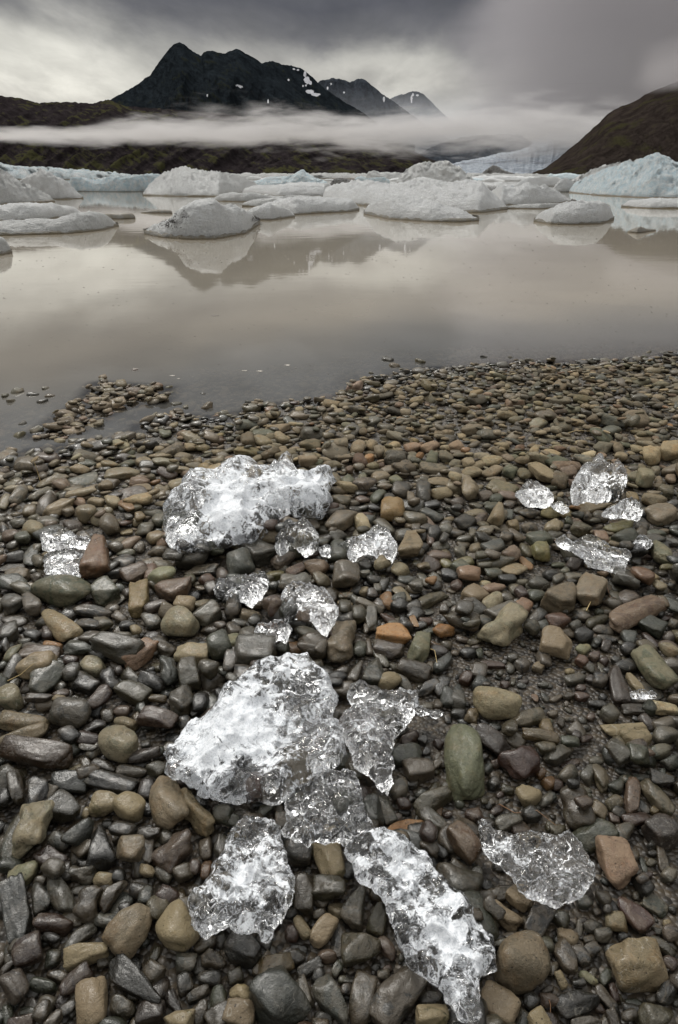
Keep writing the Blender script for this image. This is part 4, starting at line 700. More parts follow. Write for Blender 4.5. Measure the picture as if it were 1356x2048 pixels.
(904,880): """690 145 170 65 0 P o;590 60 130 60 5 T o;265 440 120 110 80 T t;110 290 110 110 -60 t a;120 170 150 70 5 t o;245 170 130 60 15 W o;540 190 160 80 -35 K a;300 270 190 80 -15 k a;850 345 240 70 2 T f;650 220 110 90 0 b a;1210 340 140 90 0 T a;1270 420 200 100 -5 W o;1200 80 120 100 0 T a;1320 50 140 110 0 T a;1160 220 110 110 0 V a;1100 205 90 50 10 G a;1090 320 90 70 -10 y a
1265 665 170 120 -65 V o;1145 805 150 95 -25 J a;1210 775 90 50 0 T a;1020 480 170 70 8 U o;600 400 120 70 10 U o;645 465 70 55 0 y a;740 385 60 30 0 O o;655 565 75 30 20 J f;775 520 130 80 0 k a;900 545 100 85 -30 N a;530 590 150 90 0 G a;530 640 130 100 -50 U a;445 610 110 60 -60 k o;365 670 110 80 20 P a;380 740 150 90 0 T f;450 690 110 50 -40 O f
255 640 140 80 10 B a;110 785 150 80 0 J a;145 620 90 80 30 t o;50 630 80 75 0 B o;210 525 100 70 0 g t;70 700 130 60 0 U a;740 700 90 70 0 p a;740 790 110 50 0 g o;370 470 80 60 -20 y a;470 400 130 60 0 d o;610 490 100 90 0 K o;1045 560 150 90 0 G a;255 770 110 60 0 G o;200 810 70 50 0 C o;80 460 120 80 0 d o;800 90 120 60 -20 B a;190 70 120 60 -10 g o;240 110 130 60 0 t o
350 170 90 80 30 G a;430 195 60 80 60 k a;500 160 90 70 10 b a;870 115 70 50 20 t o;1000 150 120 50 -20 t o;1230 150 60 60 0 g o;210 310 90 50 0 p a;270 330 80 60 0 G o;250 380 100 70 30 G o;150 350 80 40 -20 g o;130 435 60 35 -20 t o;180 430 90 50 30 p a;310 420 60 60 0 g o;350 410 70 50 80 B a;40 340 90 50 0 p o;140 385 130 40 5 k f;30 400 80 40 0 d o;30 520 90 60 0 d o;75 585 80 45 0 b o
130 530 80 60 70 g o;470 480 110 60 0 d o;330 560 80 70 0 d a;390 545 110 60 -30 b o;460 540 70 30 -10 Q f;500 600 90 70 40 K a;620 530 90 60 0 g o;960 555 80 50 0 U o;650 695 100 35 0 G o;690 745 60 45 0 G o;150 670 110 40 0 d f;180 700 90 50 0 k o;200 735 90 40 0 g o;430 800 90 45 0 G o;340 800 110 50 0 d a;500 810 120 60 40 g t;510 870 110 50 0 G a;600 760 90 60 0 d a;640 810 80 50 20 g o
720 820 60 40 0 d o;850 560 60 40 0 k o;710 440 60 50 -30 G o;760 460 110 50 -20 P f;820 430 50 60 0 d o;860 450 80 40 0 g o;1150 480 90 80 0 d a;1230 520 120 50 5 G a;1220 580 110 60 0 g a;1100 350 50 40 0 b o;1290 280 100 90 0 k a;1150 150 60 60 0 k o;1060 190 60 80 0 t a;1250 210 50 60 0 b o;1320 200 70 60 0 P o;730 240 50 60 70 m a;600 290 70 50 0 d o;480 240 60 40 0 g o;400 250 120 40 -30 m f
1290 780 110 40 0 U o;1250 850 90 60 -30 t o;1340 700 60 60 0 p o;1180 640 60 40 0 d o;960 880 90 30 0 b o;780 880 120 50 10 p o;1330 830 50 60 0 d o;1000 640 90 30 0 k f;1130 550 60 40 0 d o;300 20 90 50 0 t o;500 30 70 50 60 T o;900 60 70 40 0 P o;1000 20 90 60 -40 b a;1020 80 80 60 0 t a;910 20 110 70 10 g a;1130 20 120 40 -10 t o;30 20 100 60 0 P o;20 110 70 50 0 g a;100 110 60 80 70 t a;430 110 100 50 0 b o"""}
COLS = {  # code: (linear colour when dry, plain word)
 'g': ((.150,.142,.122),'grey'), 'd': ((.052,.050,.046),'charcoal'), 'b': ((.118,.095,.067),'brown'), 't': ((.225,.192,.138),'tan'), 'o': ((.27,.145,.060),'amber'),
 'G': ((.098,.112,.086),'green-grey'), 'B': ((.105,.118,.118),'blue-grey'), 'm': ((.115,.064,.048),'dark reddish-brown'), 'p': ((.105,.084,.080),'purplish'),
 'y': ((.24,.18,.09),'ochre'), 'k': ((.125,.112,.070),'olive-brown'), 'P': ((.185,.125,.098),'pinkish-brown'), 'W': ((.205,.168,.128),'warm grey'),
 'K': ((.215,.185,.110),'speckled khaki'), 'S': ((.190,.148,.098),'mottled brown and tan'), 'V': ((.225,.235,.170),'pale green'), 'H': ((.290,.275,.215),'pale speckled grey'),
 'T': ((.290,.235,.160),'sandy tan'), 'R': ((.205,.128,.080),'rusty brown'), 'M': ((.150,.070,.056),'maroon'), 'O': ((.31,.165,.075),'orange'), 'E': ((.165,.182,.130),'grey-green'),
 'N': ((.270,.178,.140),'dusty pink'), 'Y': ((.34,.26,.13),'yellow-tan'), 'F': ((.105,.125,.085),'moss-green'), 'C': ((.38,.335,.245),'cream'), 'X': ((.42,.215,.080),'bright orange'),
 'Q': ((.230,.120,.080),'brick-red'), 'J': ((.30,.165,.100),'orange-brown'), 'Z': ((.36,.235,.095),'golden ochre'), 'U': ((.180,.170,.070),'mossy olive')}
SHAPEW = {'o':'oval stone','r':'round stone','a':'angular stone','f':'flat sliver','t':'wedge-shaped stone','e':'long stone','l':'knobbly stone','p':'pear-shaped stone'}
# hand-written labels, keyed by photograph pixel
HAND = {(258,1850):'big warm-grey oval stone leaning left of the spiky clear ice at lower left', (348,1845):'round khaki-brown speckled stone touching the lower left ice lump',
 (562,1988):'largest blue-grey stone, at the bottom edge below the ice', (1047,1918):'big round grey-brown stone right of the tip of the long ice tongue',
 (1281,1915):'flat tan-brown squarish slab near the bottom right corner',(1274,1810):'dark maroon oval stone above the squarish tan slab',
 (929,1506):'big smooth grey-green oval stone standing right of the clear ice',(1046,1515):'lumpy round maroon stone right of the big grey-green oval',
 (809,1641):'orange-tan wedge stone between the clear ice pieces',(789,1255):'bright orange pitted block above centre',(889,1248):'smaller bright orange stone right of the pitted orange block',
 (839,1285):'pale green block just right of the pitted orange block',(685,1271):'rough warm-grey two-lobed stone left of the pitted orange block',
 (994,1395):'cream pear-shaped pebble alone on the fine wet gravel',(1009,1248):'pale grey stone with two lobes, upper right of the cream pear-shaped pebble',
 (1274,1216):'long dusty pink stone pointing up to the right near the right edge',(1309,1326):'large blue-green oval stone cut by the right edge',
 (127,1176):'big moss-green stone below the orange-brown triangular rock',(195,1113):'orange-brown triangular rock standing upright at left',
 (277,1186):'upright yellow-tan block right of the moss-green stone',(785,1017):'golden ochre angular stone right of the upper white ice',
 (233,1478):'pale speckled round stone left of the large white ice',(67,1500):'long rusty-brown stone lying at the left edge',(388,1615):'lumpy sandy-tan stone under the lower left corner of the large white ice',
 (62,1648):'big pale stone with blue-grey patches near the left edge',(333,1598):'large warm-grey oval stone partly beneath the lumpy sandy-tan stone',
 (1237,1708):'flat dusty-pink slab right of the domed clear ice at right',(1165,1613):'small pink angular stone resting on a brown stone',(72,1330):'sandy-tan oval stone with a dry straw on it',
 (358,1241):'pale round stone with grey speckles left of the glassy ice chips',(383,1295):'cream triangular flat stone below the pale round speckled one',
 (115,1236):'sandy-tan pear-shaped stone tapering to the upper left',(1116,1191):'large angular warm-grey stone above the brick-red stone',(635,1127):'rusty-brown oval stone below the small ice dome',
 (682,1037):'flat warm-grey oval slab beside the tail of the upper white ice',(480,1123):'blue-grey rounded stone below the lower edge of the upper white ice',
 (1286,1148):'orange-brown angular stone below the right-hand flat ice',(1326,1102):'pale green oval stone at the right edge beside tiny ice bits',(45,1431):'large sandy-tan oval stone at the left edge above the rusty long one',
 (140,1415):'large rounded grey stone right of the large sandy oval',(37,1730):'pale green oval stone at the left edge',(410,1721):'small amber oval pebble touching the clear spiky ice',
 (739,906):'small rust-orange pebble up the beach above centre',(1187,995):'flat sandy-tan slab carrying a dome of clear ice'}
ICE = [  # label, name anchor, frost 0..1, thickness factor, lift, outline in photograph pixels, frosty spots (x,y,r,+/-)
 ('large white bubbly ice chunk highest on the beach, with a horn on top','upper white ice',.62,.16,.03,[(323,1058),(330,1088),(345,1103),(372,1106),(395,1098),(430,1096),(470,1086),(497,1090),(530,1073),(540,1060),(558,1042),(566,1022),(585,1026),(600,1031),(622,1028),(640,1036),(655,1022),(668,1015),(672,1007),(662,995),(660,980),(668,970),(670,958),(662,950),(635,948),(607,955),(596,960),(590,945),(592,925),(585,913),(570,912),(557,922),(556,938),(560,950),(545,948),(535,952),(525,955),(520,935),(505,930),(480,932),(455,940),(430,955),(395,967),(375,980),(355,1000),(343,1020),(332,1040)],[(360,1040,40,-.45),(390,985,26,-.35),(505,942,14,-.4),(450,1020,50,.25),(620,980,40,.2),(570,930,14,-.1),(590,1010,16,-.2)]),
 ('small rounded ice dome between the upper white ice and a rusty oval stone','small ice dome',.28,.30,.02,[(550,1100),(552,1078),(565,1061),(590,1051),(615,1055),(633,1067),(641,1085),(636,1100),(625,1110),(605,1112),(590,1098),(575,1103),(560,1113)],[(570,1085,14,-.3)]),
 ('shell-shaped ice piece with a milky right half, right of the small ice dome','shell-shaped ice',.36,.22,.02,[(670,1083),(700,1078),(725,1068),(750,1052),(775,1058),(793,1075),(796,1095),(786,1116),(776,1117),(765,1106),(755,1112),(748,1100),(735,1097),(725,1100),(707,1115),(700,1112),(695,1098),(680,1090)],[(765,1080,22,.15),(700,1090,16,-.2)]),
 ('thin clear ice sheet left of the orange-brown triangular rock, the upper of two','upper clear ice sheet at left',.02,.14,.02,[(80,1075),(100,1064),(140,1063),(165,1078),(200,1082),(218,1096),(205,1108),(170,1100),(140,1095),(100,1105),(86,1100)],[(110,1075,14,.1)]),
 ('thin clear ice sheet left of the orange-brown triangular rock, the lower of two','lower clear ice sheet at left',.05,.14,.02,[(85,1112),(112,1098),(150,1098),(172,1110),(170,1140),(155,1150),(120,1141),(88,1143)],[(130,1115,20,.15)]),
 ('small crackled ice leaf left of centre below the upper white ice','crackled ice leaf',.26,.22,.02,[(429,1188),(430,1166),(455,1160),(500,1155),(535,1154),(538,1175),(525,1195),(505,1213),(485,1205),(468,1197),(450,1198),(435,1197)],[]),
 ('crackled clear ice lump above the largest white ice, draped on an olive stone','crackled ice lump',.24,.22,.025,[(560,1200),(570,1180),(583,1169),(600,1174),(620,1172),(648,1185),(665,1200),(679,1224),(670,1245),(655,1272),(640,1266),(620,1240),(590,1240),(575,1250),(566,1235)],[(600,1190,26,.1),(640,1235,22,-.2)]),
 ('tiny spiky clear ice splinter with a drip pointing down','spiky ice splinter',.12,.22,.02,[(508,1262),(515,1245),(540,1250),(565,1243),(586,1256),(573,1286),(558,1279),(540,1292),(525,1296),(519,1313),(513,1294)],[]),
 ('largest white ice chunk, bubbly and fan-shaped, in the centre of the picture','large white ice',.60,.13,.035,[(324,1545),(333,1522),(326,1505),(345,1490),(350,1470),(365,1455),(385,1440),(415,1430),(433,1402),(450,1385),(470,1368),(490,1350),(510,1335),(530,1322),(555,1315),(590,1303),(605,1308),(622,1320),(640,1330),(650,1350),(664,1355),(668,1375),(679,1395),(675,1415),(663,1428),(672,1442),(690,1452),(695,1480),(700,1505),(680,1522),(650,1540),(620,1552),(600,1570),(580,1590),(555,1600),(525,1608),(505,1598),(480,1605),(455,1598),(430,1596),(405,1580),(370,1556),(345,1551)],[(605,1375,26,-.8),(600,1410,24,-.5),(490,1545,26,-.7),(545,1580,26,-.55),(470,1590,22,-.5),(620,1500,40,-.35),(640,1450,22,-.2),(420,1480,60,.2),(480,1420,50,.25),(500,1480,40,.2)]),
 ('clear glassy ice slab with scalloped rim right of the largest white ice','glassy ice slab',.24,.17,.04,[(672,1442),(682,1426),(700,1418),(712,1410),(700,1400),(692,1388),(703,1368),(730,1364),(760,1378),(800,1382),(840,1378),(836,1400),(828,1420),(818,1445),(790,1470),(783,1490),(787,1520),(783,1545),(786,1565),(779,1591),(770,1575),(755,1572),(745,1550),(728,1545),(712,1535),(700,1500),(688,1470)],[(740,1480,34,.12),(720,1385,20,-.2),(790,1400,24,-.2)]),
 ('clear star-shaped ice with trapped bubbles joining the ice pieces at lower centre','star-shaped clear ice',.20,.16,.045,[(566,1600),(572,1585),(590,1570),(620,1552),(650,1535),(690,1528),(715,1540),(720,1560),(724,1590),(735,1620),(748,1645),(730,1660),(705,1665),(690,1682),(665,1672),(645,1680),(630,1672),(618,1684),(600,1675),(580,1668),(556,1656),(568,1640),(571,1620)],[(600,1610,30,-.2),(690,1620,26,-.35),(625,1640,18,.2)]),
 ('rough spiky ice lump at lower left, frosted and full of holes','lower left ice lump',.44,.18,.03,[(385,1830),(375,1803),(385,1775),(405,1762),(428,1738),(420,1722),(447,1703),(455,1665),(475,1640),(490,1625),(520,1630),(550,1630),(560,1655),(568,1690),(580,1705),(577,1725),(590,1750),(590,1775),(582,1800),(570,1830),(548,1850),(541,1885),(525,1882),(516,1857),(495,1862),(470,1855),(450,1848),(425,1862),(402,1874),(388,1850)],[(500,1660,26,-.3),(470,1760,44,.25),(540,1740,26,.1),(415,1830,20,-.3),(500,1815,16,-.4)]),
 ('long white tongue of ice reaching down to the bottom right of centre','long ice tongue',.54,.15,.03,[(686,1690),(705,1668),(735,1650),(770,1652),(800,1665),(838,1688),(858,1702),(865,1722),(882,1745),(905,1768),(930,1785),(945,1810),(962,1830),(966,1850),(985,1862),(992,1885),(1000,1915),(996,1938),(978,1944),(962,1948),(955,1965),(965,1980),(958,2000),(968,2022),(962,2036),(938,2040),(920,2028),(905,2005),(885,1990),(868,1965),(850,1948),(830,1935),(812,1922),(803,1895),(790,1860),(780,1830),(770,1800),(750,1772),(725,1760),(712,1748),(700,1715)],[(720,1690,26,-.4),(800,1720,30,.1),(810,1850,22,-.45),(880,1850,40,.2),(920,1900,34,.2),(945,2015,22,-.7),(840,1930,18,-.4),(760,1740,20,-.3)]),
 ('domed clear ice piece with brown stones showing through, alone at right','domed clear ice at right',.26,.20,.03,[(960,1642),(958,1625),(967,1617),(980,1632),(1000,1648),(1035,1656),(1065,1647),(1085,1655),(1110,1662),(1125,1652),(1140,1645),(1155,1655),(1170,1675),(1182,1700),(1196,1728),(1188,1750),(1170,1775),(1145,1788),(1115,1798),(1090,1790),(1068,1782),(1048,1768),(1030,1742),(1010,1720),(985,1706),(970,1685)],[(1010,1680,22,.2),(1090,1690,34,-.3),(1140,1680,24,-.45),(1130,1750,26,.1)]),
 ('rounded sparkling ice piece resting on a flat tan slab at upper right','ice on the tan slab',.26,.30,.035,[(1141,978),(1148,955),(1160,943),(1175,934),(1200,931),(1220,936),(1238,938),(1250,940),(1257,958),(1250,975),(1240,992),(1225,992),(1205,998),(1180,995),(1160,997),(1145,1003)],[]),
 ('small milky ice piece lying left of the ice on the tan slab','small milky ice',.30,.26,.02,[(1030,985),(1045,970),(1075,966),(1095,973),(1108,990),(1105,1003),(1085,1009),(1050,1004)],[]),
 ('small bean-shaped clear ice with a bright loop, lower right of the tan slab','bean-shaped ice',.15,.28,.02,[(1204,1022),(1215,1012),(1230,1010),(1242,998),(1262,993),(1280,1004),(1287,1018),(1280,1034),(1262,1030),(1245,1026),(1225,1030)],[]),
 ('flat clear ice shard with a pinkish stone beneath it, near the right edge','flat ice shard at right',.18,.16,.02,[(1108,1080),(1125,1076),(1145,1085),(1170,1076),(1200,1080),(1215,1095),(1240,1102),(1264,1108),(1255,1125),(1250,1142),(1235,1143),(1200,1135),(1175,1130),(1163,1112),(1140,1100),(1122,1095)],[(1170,1090,20,.2)]),
 ('two joined beads of clear ice above the pale green oval stone','ice beads',.12,.35,.02,[(1265,1087),(1272,1078),(1284,1081),(1296,1079),(1306,1088),(1300,1098),(1285,1096),(1270,1099)],[]),
 ('thin glassy ice splinter pointing right from the scalloped ice slab','glassy splinter',.12,.20,.02,[(828,1405),(838,1398),(860,1404),(880,1403),(892,1412),(872,1424),(858,1413),(842,1418)],[]),
 ('little ice sliver wedged beside the dark upright slab at far right','little far-right sliver',.10,.25,.02,[(1262,1374),(1285,1368),(1318,1376),(1316,1386),(1290,1388),(1266,1386)],[]),
 ('small ice scrap tucked below the small milky ice','ice scrap',.25,.25,.02,[(1100,1003),(1118,999),(1135,1006),(1141,1017),(1128,1021),(1112,1014)],[]),
 ('half-buried wet ice sliver under the foot of the upper white ice','half-buried ice sliver',.3,.3,.01,[(374,1103),(392,1100),(408,1106),(410,1118),(392,1120),(378,1114)],[]),
 ('flat wet ice crumbs between the small ice dome and the shell-shaped ice','wet ice crumbs',.12,.3,.015,[(636,1095),(652,1088),(664,1093),(668,1104),(658,1112),(642,1108)],[]),
]
# ------------------------------------------------------------------ stone shapes
def ico(n):
    import bmesh
    bm = bmesh.new(); bmesh.ops.create_icosphere(bm, subdivisions=n, radius=1.0)
    V = np.array([v.co[:] for v in bm.verts]); F = np.array([[v.index for v in f.verts] for f in bm.faces]); bm.free()
    return V/np.linalg.norm(V, axis=1)[:,None], F
ICO = {n: ico(n) for n in (2, 3, 4, 5)}
def stone_shape(shape, level, r):
    V, F = ICO[level]
    npl, p, lump = {'o': (12, 9, .07), 'r': (16, 8, .05), 'a': (7, 26, .06), 'f': (11, 12, .06), 't': (9, 17, .06), 'e': (11, 14, .06), 'l': (13, 11, .14), 'p': (15, 8, .06)}[shape]
    N = r.normal(size=(npl, 3)); N /= np.linalg.norm(N, axis=1)[:,None]; N = np.vstack([N, [[0,0,1],[0,0,-1],[1,0,0],[-1,0,0],[0,1,0],[0,-1,0]]])
    dd = r.uniform(.76, 1.0, len(N)); dd[npl:] = r.uniform(.84, 1.0, 6)
    c = np.maximum(V@N.T, 0)/dd
    rad = (c**p).sum(1)**(-1/p)
    W = V*rad[:,None]
    if shape in 'pt':
        k = .42 if shape == 'p' else .50
        W[:,1] *= 1-k*W[:,0]; W[:,2] *= 1-k*.5*W[:,0]
    if shape == 'l': W[:,1] *= 1-.28*np.exp(-(W[:,0]*3.2)**2)
    o = r.uniform(0, 50)
    W = W*(1+lump*1.6*fbm(W*1.5+o, 2, 7)+.035*fbm(W*4.5+o, 3, 9))[:,None]
    mn, mx = W.min(0), W.max(0); W = (W-(mn+mx)/2)/((mx-mn)/2)
    return W, F
# ------------------------------------------------------------------ pile up: a height field each stone settles on
HX0, HX1, HY0, HY1, HR = -3.4, 3.6, .02, 5.2, .004
hx = np.arange(HX0, HX1, HR); hy = np.arange(HY0, HY1, HR)
GX, GY = np.meshgrid(hx[::5], hy[::5], indexing='ij')
gz = ground_z(np.stack([GX.ravel(), GY.ravel()], 1)).reshape(GX.shape)
HM = np.repeat(np.repeat(gz, 5, 0), 5, 1)[:len(hx), :len(hy)].copy()
def settle(x, y, Gc, c, embed=.45, cap=None):
    """drop an ellipsoid with horizontal covariance Gc and half height c; returns centre height"""
    ex, ey = math.sqrt(Gc[0,0]), math.sqrt(Gc[1,1])
    i0, i1 = int((x-ex-HX0)/HR), int((x+ex-HX0)/HR)+1; j0, j1 = int((y-ey-HY0)/HR), int((y+ey-HY0)/HR)+1
    if i0 < 0 or j0 < 0 or i1 >= HM.shape[0] or j1 >= HM.shape[1]:
        return float(ground_z(np.array([[x, y]]))[0])+c*.6
    xx = hx[i0:i1][:,None]-x; yy = hy[j0:j1][None]-y
    Gi = np.linalg.inv(Gc); q = Gi[0,0]*xx*xx+2*Gi[0,1]*xx*yy+Gi[1,1]*yy*yy
    ok = q < 1
    if not ok.any(): return float(HM[i0, j0])+c*.5
    s = np.sqrt(np.clip(1-q[ok], 0, 1)); sub = HM[i0:i1, j0:j1]; h = sub[ok]
    need = h+c*s
    z = float(np.quantile(need, 1-embed))
    if cap is not None: z = min(z, cap)
    new = np.maximum(h, z+c*s); sub[ok] = new
    return z
def basis(px, py, P):
    e = 1e-3; J = np.zeros((2, 3)); p0 = project(P)[0]
    for k in range(3):
        Q = np.array(P, float); Q[k] += e; J[:,k] = (project(Q)[0]-p0)/e
    return J
class Pile:
    def __init__(s): s.V = []; s.F = []; s.C = []; s.T = []; s.P = []; s.n = 0
    def add(s, V, F, C, T, Pp):
        s.V.append(V); s.F.append(F+s.n); s.n += len(V); s.C.append(np.repeat([C], len(V), 0)); s.T.append(T); s.P.append(np.repeat([Pp], len(V), 0))
    def build(s, name, **kw):
        return mesh_obj(name, np.vstack(s.V), np.vstack(s.F), M_STONE, attrs={'col': ('FLOAT_COLOR', np.vstack(s.C)), 'tex': ('FLOAT_VECTOR', np.vstack(s.T)), 'par': ('FLOAT_VECTOR', np.vstack(s.P))}, **kw)
def wetness(x, y):
    """wet by the lake edge and wet again low in the frame, where the melting ice drips"""
    q = fbm(np.array([[x*1.6, y*1.6, 3.3]]), 2, 61)[0]
    shore = np.interp(x, shw[:,0], shw[:,1]); d = shore-y
    a = 1-min(max((d-.02)/.30, 0), 1)
    b = 1-min(max((y-1.0)/1.25, 0), 1)
    right = min(max((x-.2)/.6, 0), 1)*(1-min(max((y-1.7)/.6, 0), 1))*.5
    return float(np.clip(max(a*.65, b*1.0, right)+q*.35, 0, 1))
def place(shape, x, y, z, a, b, c, yaw, tilt, level, r):
    W, F = stone_shape(shape, level, r)
    L = W*np.array([a, b, c])
    R = Matrix.Rotation(yaw, 3, 'Z')@Matrix.Rotation(tilt[0], 3, 'X')@Matrix.Rotation(tilt[1], 3, 'Y')
    P = L@np.array(R).T+np.array([x, y, z])
    return P, F, L+r.uniform(-9, 9, 3)
def colour(code, r, wet, dust=0.0):
    c = np.array(COLS[code][0])*r.uniform(.62, 1.22)*np.array((.645,.615,.49)); lu = c@np.array([.3,.5,.2]); c = c*.9+.1*lu*np.array((1.1,1.0,.8))
    c = c*(1-dust)+np.array((.24,.195,.135))*dust
    return (*c, wet)
# traced stones, to world
TR = []
for (ox, oy), txt in STONES.items():
    for e in txt.replace('\n', ';').split(';'):
        f = e.split()
        if len(f) < 7: continue
        x, y, L, S, ang = map(float, f[:5])
        TR.append(dict(px=ox+x/3, py=oy+y/3, L=max(L, S)/3, S=min(L, S)/3, ang=math.radians(ang if L >= S else ang+90), col=f[5], sh=f[6]))
for t in TR:
    r = np.random.default_rng(int(t['px']*7+t['py']*131))
    P = surf_point(t['px'], t['py'], 0.004); J = basis(t['px'], t['py'], P)
    ca, sa = math.cos(t['ang']), -math.sin(t['ang'])      # image y points down
    Rm = np.array([[ca, -sa], [sa, ca]]); M = Rm@np.diag([(t['L']/2)**2, (t['S']/2)**2])@Rm.T
    sc = np.linalg.norm(J[:,0])
    flat = {'f': .40, 'e': .90, 'r': .85, 'o': .80, 'a': .80, 't': .72, 'l': .82, 'p': .82}[t['sh']]
    c = flat*t['S']/2/sc; c = min(c, .050)
    for _ in range(8):
        Mz = M-c*c*np.outer(J[:,2], J[:,2]); ev = np.linalg.eigvalsh(Mz)
        if ev[0] > (.30*t['S']/2)**2: break
        c *= .85
    Ji = np.linalg.inv(J[:,:2]); Gc = Ji@Mz@Ji.T
    ev, U = np.linalg.eigh(Gc); ev = np.maximum(ev, 1e-6); a, b = math.sqrt(ev[1]), math.sqrt(ev[0])
    yaw = math.atan2(U[1,1], U[0,1])
    # keep the tapering end of pears and wedges where the angle points
    d2 = J[:,:2]@np.array([math.cos(yaw), math.sin(yaw)])
    if d2@np.array([ca, sa]) < 0: yaw += PI
    if t['sh'] == 'p' and (int(t['px']), int(t['py'])) in ((115, 1236),): yaw += PI
    if a/b > 2.9: b = a/2.9
    t.update(x=P[0], y=P[1], a=a, b=b, c=c, yaw=yaw, G=U@np.diag([ev[0], a*a])@U.T, area=t['L']*t['S'], r=r)
# ------------------------------------------------------------------ loose fill between and beneath the traced stones
pile = Pile()
def region_px(y):   # typical stone length in photograph pixels at distance y
    py = project([0, y, .08])[0][1]
    return float(np.interp(py, [700, 760, 850, 950, 1050, 1200, 1500, 2000], [19, 24, 31, 38, 46, 56, 66, 74]))
GRAVEL = [(905,1330,150,80),(1090,1320,120,60),(1150,1400,110,60),(1260,1680,90,60),(930,1560,60,60),(860,1500,50,60),(1180,1860,70,60),(1200,1780,80,50),(720,1930,50,40),(1130,1560,60,40)]
gv = [(on_plane(a, b, .1)[:2], s/600., q/600.) for a, b, s, q in GRAVEL]
def px_scale(y): 
    P = np.array([0, y, .1]); return (project(P+np.array([.01,0,0]))[0][0]-project(P)[0][0])/.01
YT = np.linspace(.05, 5.2, 80); PXT = np.array([region_px(y) for y in YT]); SCT = np.array([px_scale(y) for y in YT])
def shore_y(x): return np.interp(x, shw[:,0], shw[:,1])
ext = []                       # accepted discs (x, y, r) in a hash grid
class Disc:
    def __init__(s, cell): s.c = cell; s.g = {}
    def ok(s, x, y, r, k):
        i, j = int(x/s.c), int(y/s.c)
        for a in range(i-2, i+3):
            for b in range(j-2, j+3):
                for (u, v, q) in s.g.get((a, b), ()):
                    if (u-x)**2+(v-y)**2 < (k*(r+q))**2: return False
        return True
    def add(s, x, y, r): s.g.setdefault((int(x/s.c), int(y/s.c)), []).append((x, y, r))
def in_view(x, y, mx=.16):
    p = project([x, y, .06])[0]; sc = np.interp(y, YT, SCT); return -mx*sc-20 < p[0] < 1376+mx*sc and p[1] < 2048+260
def draw_col(r, x, y, wetv):
    if wetv > .6: codes, w_ = 'dgbGBmpkKWSPt', [.20,.15,.15,.10,.07,.05,.02,.13,.04,.03,.03,.01,.02]
    else: codes, w_ = 'gbtWTkGdBPKpHCmyNO', [.23,.10,.10,.07,.06,.08,.10,.10,.07,.03,.03,.02,.02,.02,.02,.008,.01,.006]
    w_ = np.array(w_); return codes[r.choice(len(codes), p=w_/w_.sum())]
def dustof(y, wetv, r): return float(np.clip((y-1.0)/1.0, 0, 1)*.22*(1-wetv)*r.uniform(.3, 1))
def fill_layer(frac_lo, frac_hi, n, k, embed, zbias, seed, avoid=None, level=2, submerged=True, ymax=None, aspect=(.58,.92), flat=(.55,.90), gap_shade=1.0):
    r = np.random.default_rng(seed); D = Disc(.06); cnt = 0
    X_ = r.uniform(-2.9, 3.1, n); Yc = r.uniform(.14, 1.0, n)
    Y_ = .14+(4.6-.14)*r.uniform(0, 1, n)**1.0
    dens = np.interp(Y_, YT, SCT/PXT)     # denser where stones are smaller in metres
    keep = r.uniform(0, 1, n) < (dens/dens.max())**2; X_, Y_ = X_[keep], Y_[keep]
    for x, y in zip(X_, Y_):
        d = shore_y(x)-y
        if d < -1.15: continue
        if not in_view(x, y): continue
        L = np.interp(y, YT, PXT/SCT)*r.uniform(frac_lo, frac_hi)
        gravel = any(((x-q[0])/a)**2+((y-q[1])/b)**2 < 1 for q, a, b in gv)
        if gravel: L *= .42
        if not D.ok(x, y, L*.40, k): continue
        if avoid is not None and not avoid.ok(x, y, L*.30, .72): continue
        D.add(x, y, L*.40)
        asp = r.uniform(*aspect); a = L/2; b = a*asp; c = b*r.uniform(*flat)*float(np.interp(y, [.8, 1.8], [.88, .62])); yaw = r.uniform(0, PI)
        yaw = yaw if y < 1.3 else r.normal(0, .7)
        cy, sy = math.cos(yaw), math.sin(yaw); U = np.array([[cy, -sy], [sy, cy]]); Gc = U@np.diag([a*a, b*b])@U.T
        z = settle(x, y, Gc, c, embed)+zbias*c
        wt = float(np.clip(wetness(x, y)+r.uniform(-.25, .45), 0, 1)); col = draw_col(r, x, y, wt); sh = 'ooraaaatfel'[r.integers(0, 11)] if wt < .7 else 'ooraaaatel'[r.integers(0, 10)]
        if sh == 'e': pass
        lv = 3 if L*np.interp(y, YT, SCT) > 34 else level
        tl = (r.normal(0, .20), r.normal(0, .20)); V, F, T = place(sh, x, y, z, a, b, c, yaw, tl, lv, r)
        if d < -.02:   # under water: dulled by silt
            cc = (*(np.array(COLS[col][0])*.5+np.array((.15,.12,.08))*.5), .2)
        else: cc = colour(col, r, wt, dustof(y, wt, r))
        if gap_shade < 1: cc = (cc[0]*gap_shade, cc[1]*gap_shade, cc[2]*gap_shade, cc[3])  # lower layers darkened in colour, standing for shade in the gaps
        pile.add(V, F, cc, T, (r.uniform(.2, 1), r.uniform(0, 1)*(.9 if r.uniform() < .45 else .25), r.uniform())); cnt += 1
    return cnt
FULL = True
n0_ = fill_layer(.30, .55, 60000, .72, .30, -.6, 9, gap_shade=.5)
n1_ = fill_layer(.40, .80, 22000, .86, .30, -.30, 1, gap_shade=.7)            # buried bed
AV = Disc(.06)
for t in TR:
    rr = (t['a']+t['b'])/2*.92
    AV.add(t['x'], t['y'], rr)
    if t['a'] > 1.4*t['b']:
        for s_ in (-.5, .5): AV.add(t['x']+s_*t['a']*math.cos(t['yaw']), t['y']+s_*t['a']*math.sin(t['yaw']), t['b']*.85)
n2_ = fill_layer(.80, 1.65, 16000, .84, .22, 0, 2, avoid=AV)
n3_ = fill_layer(.45, .80, 40000, .84, .25, 0, 3, avoid=AV)
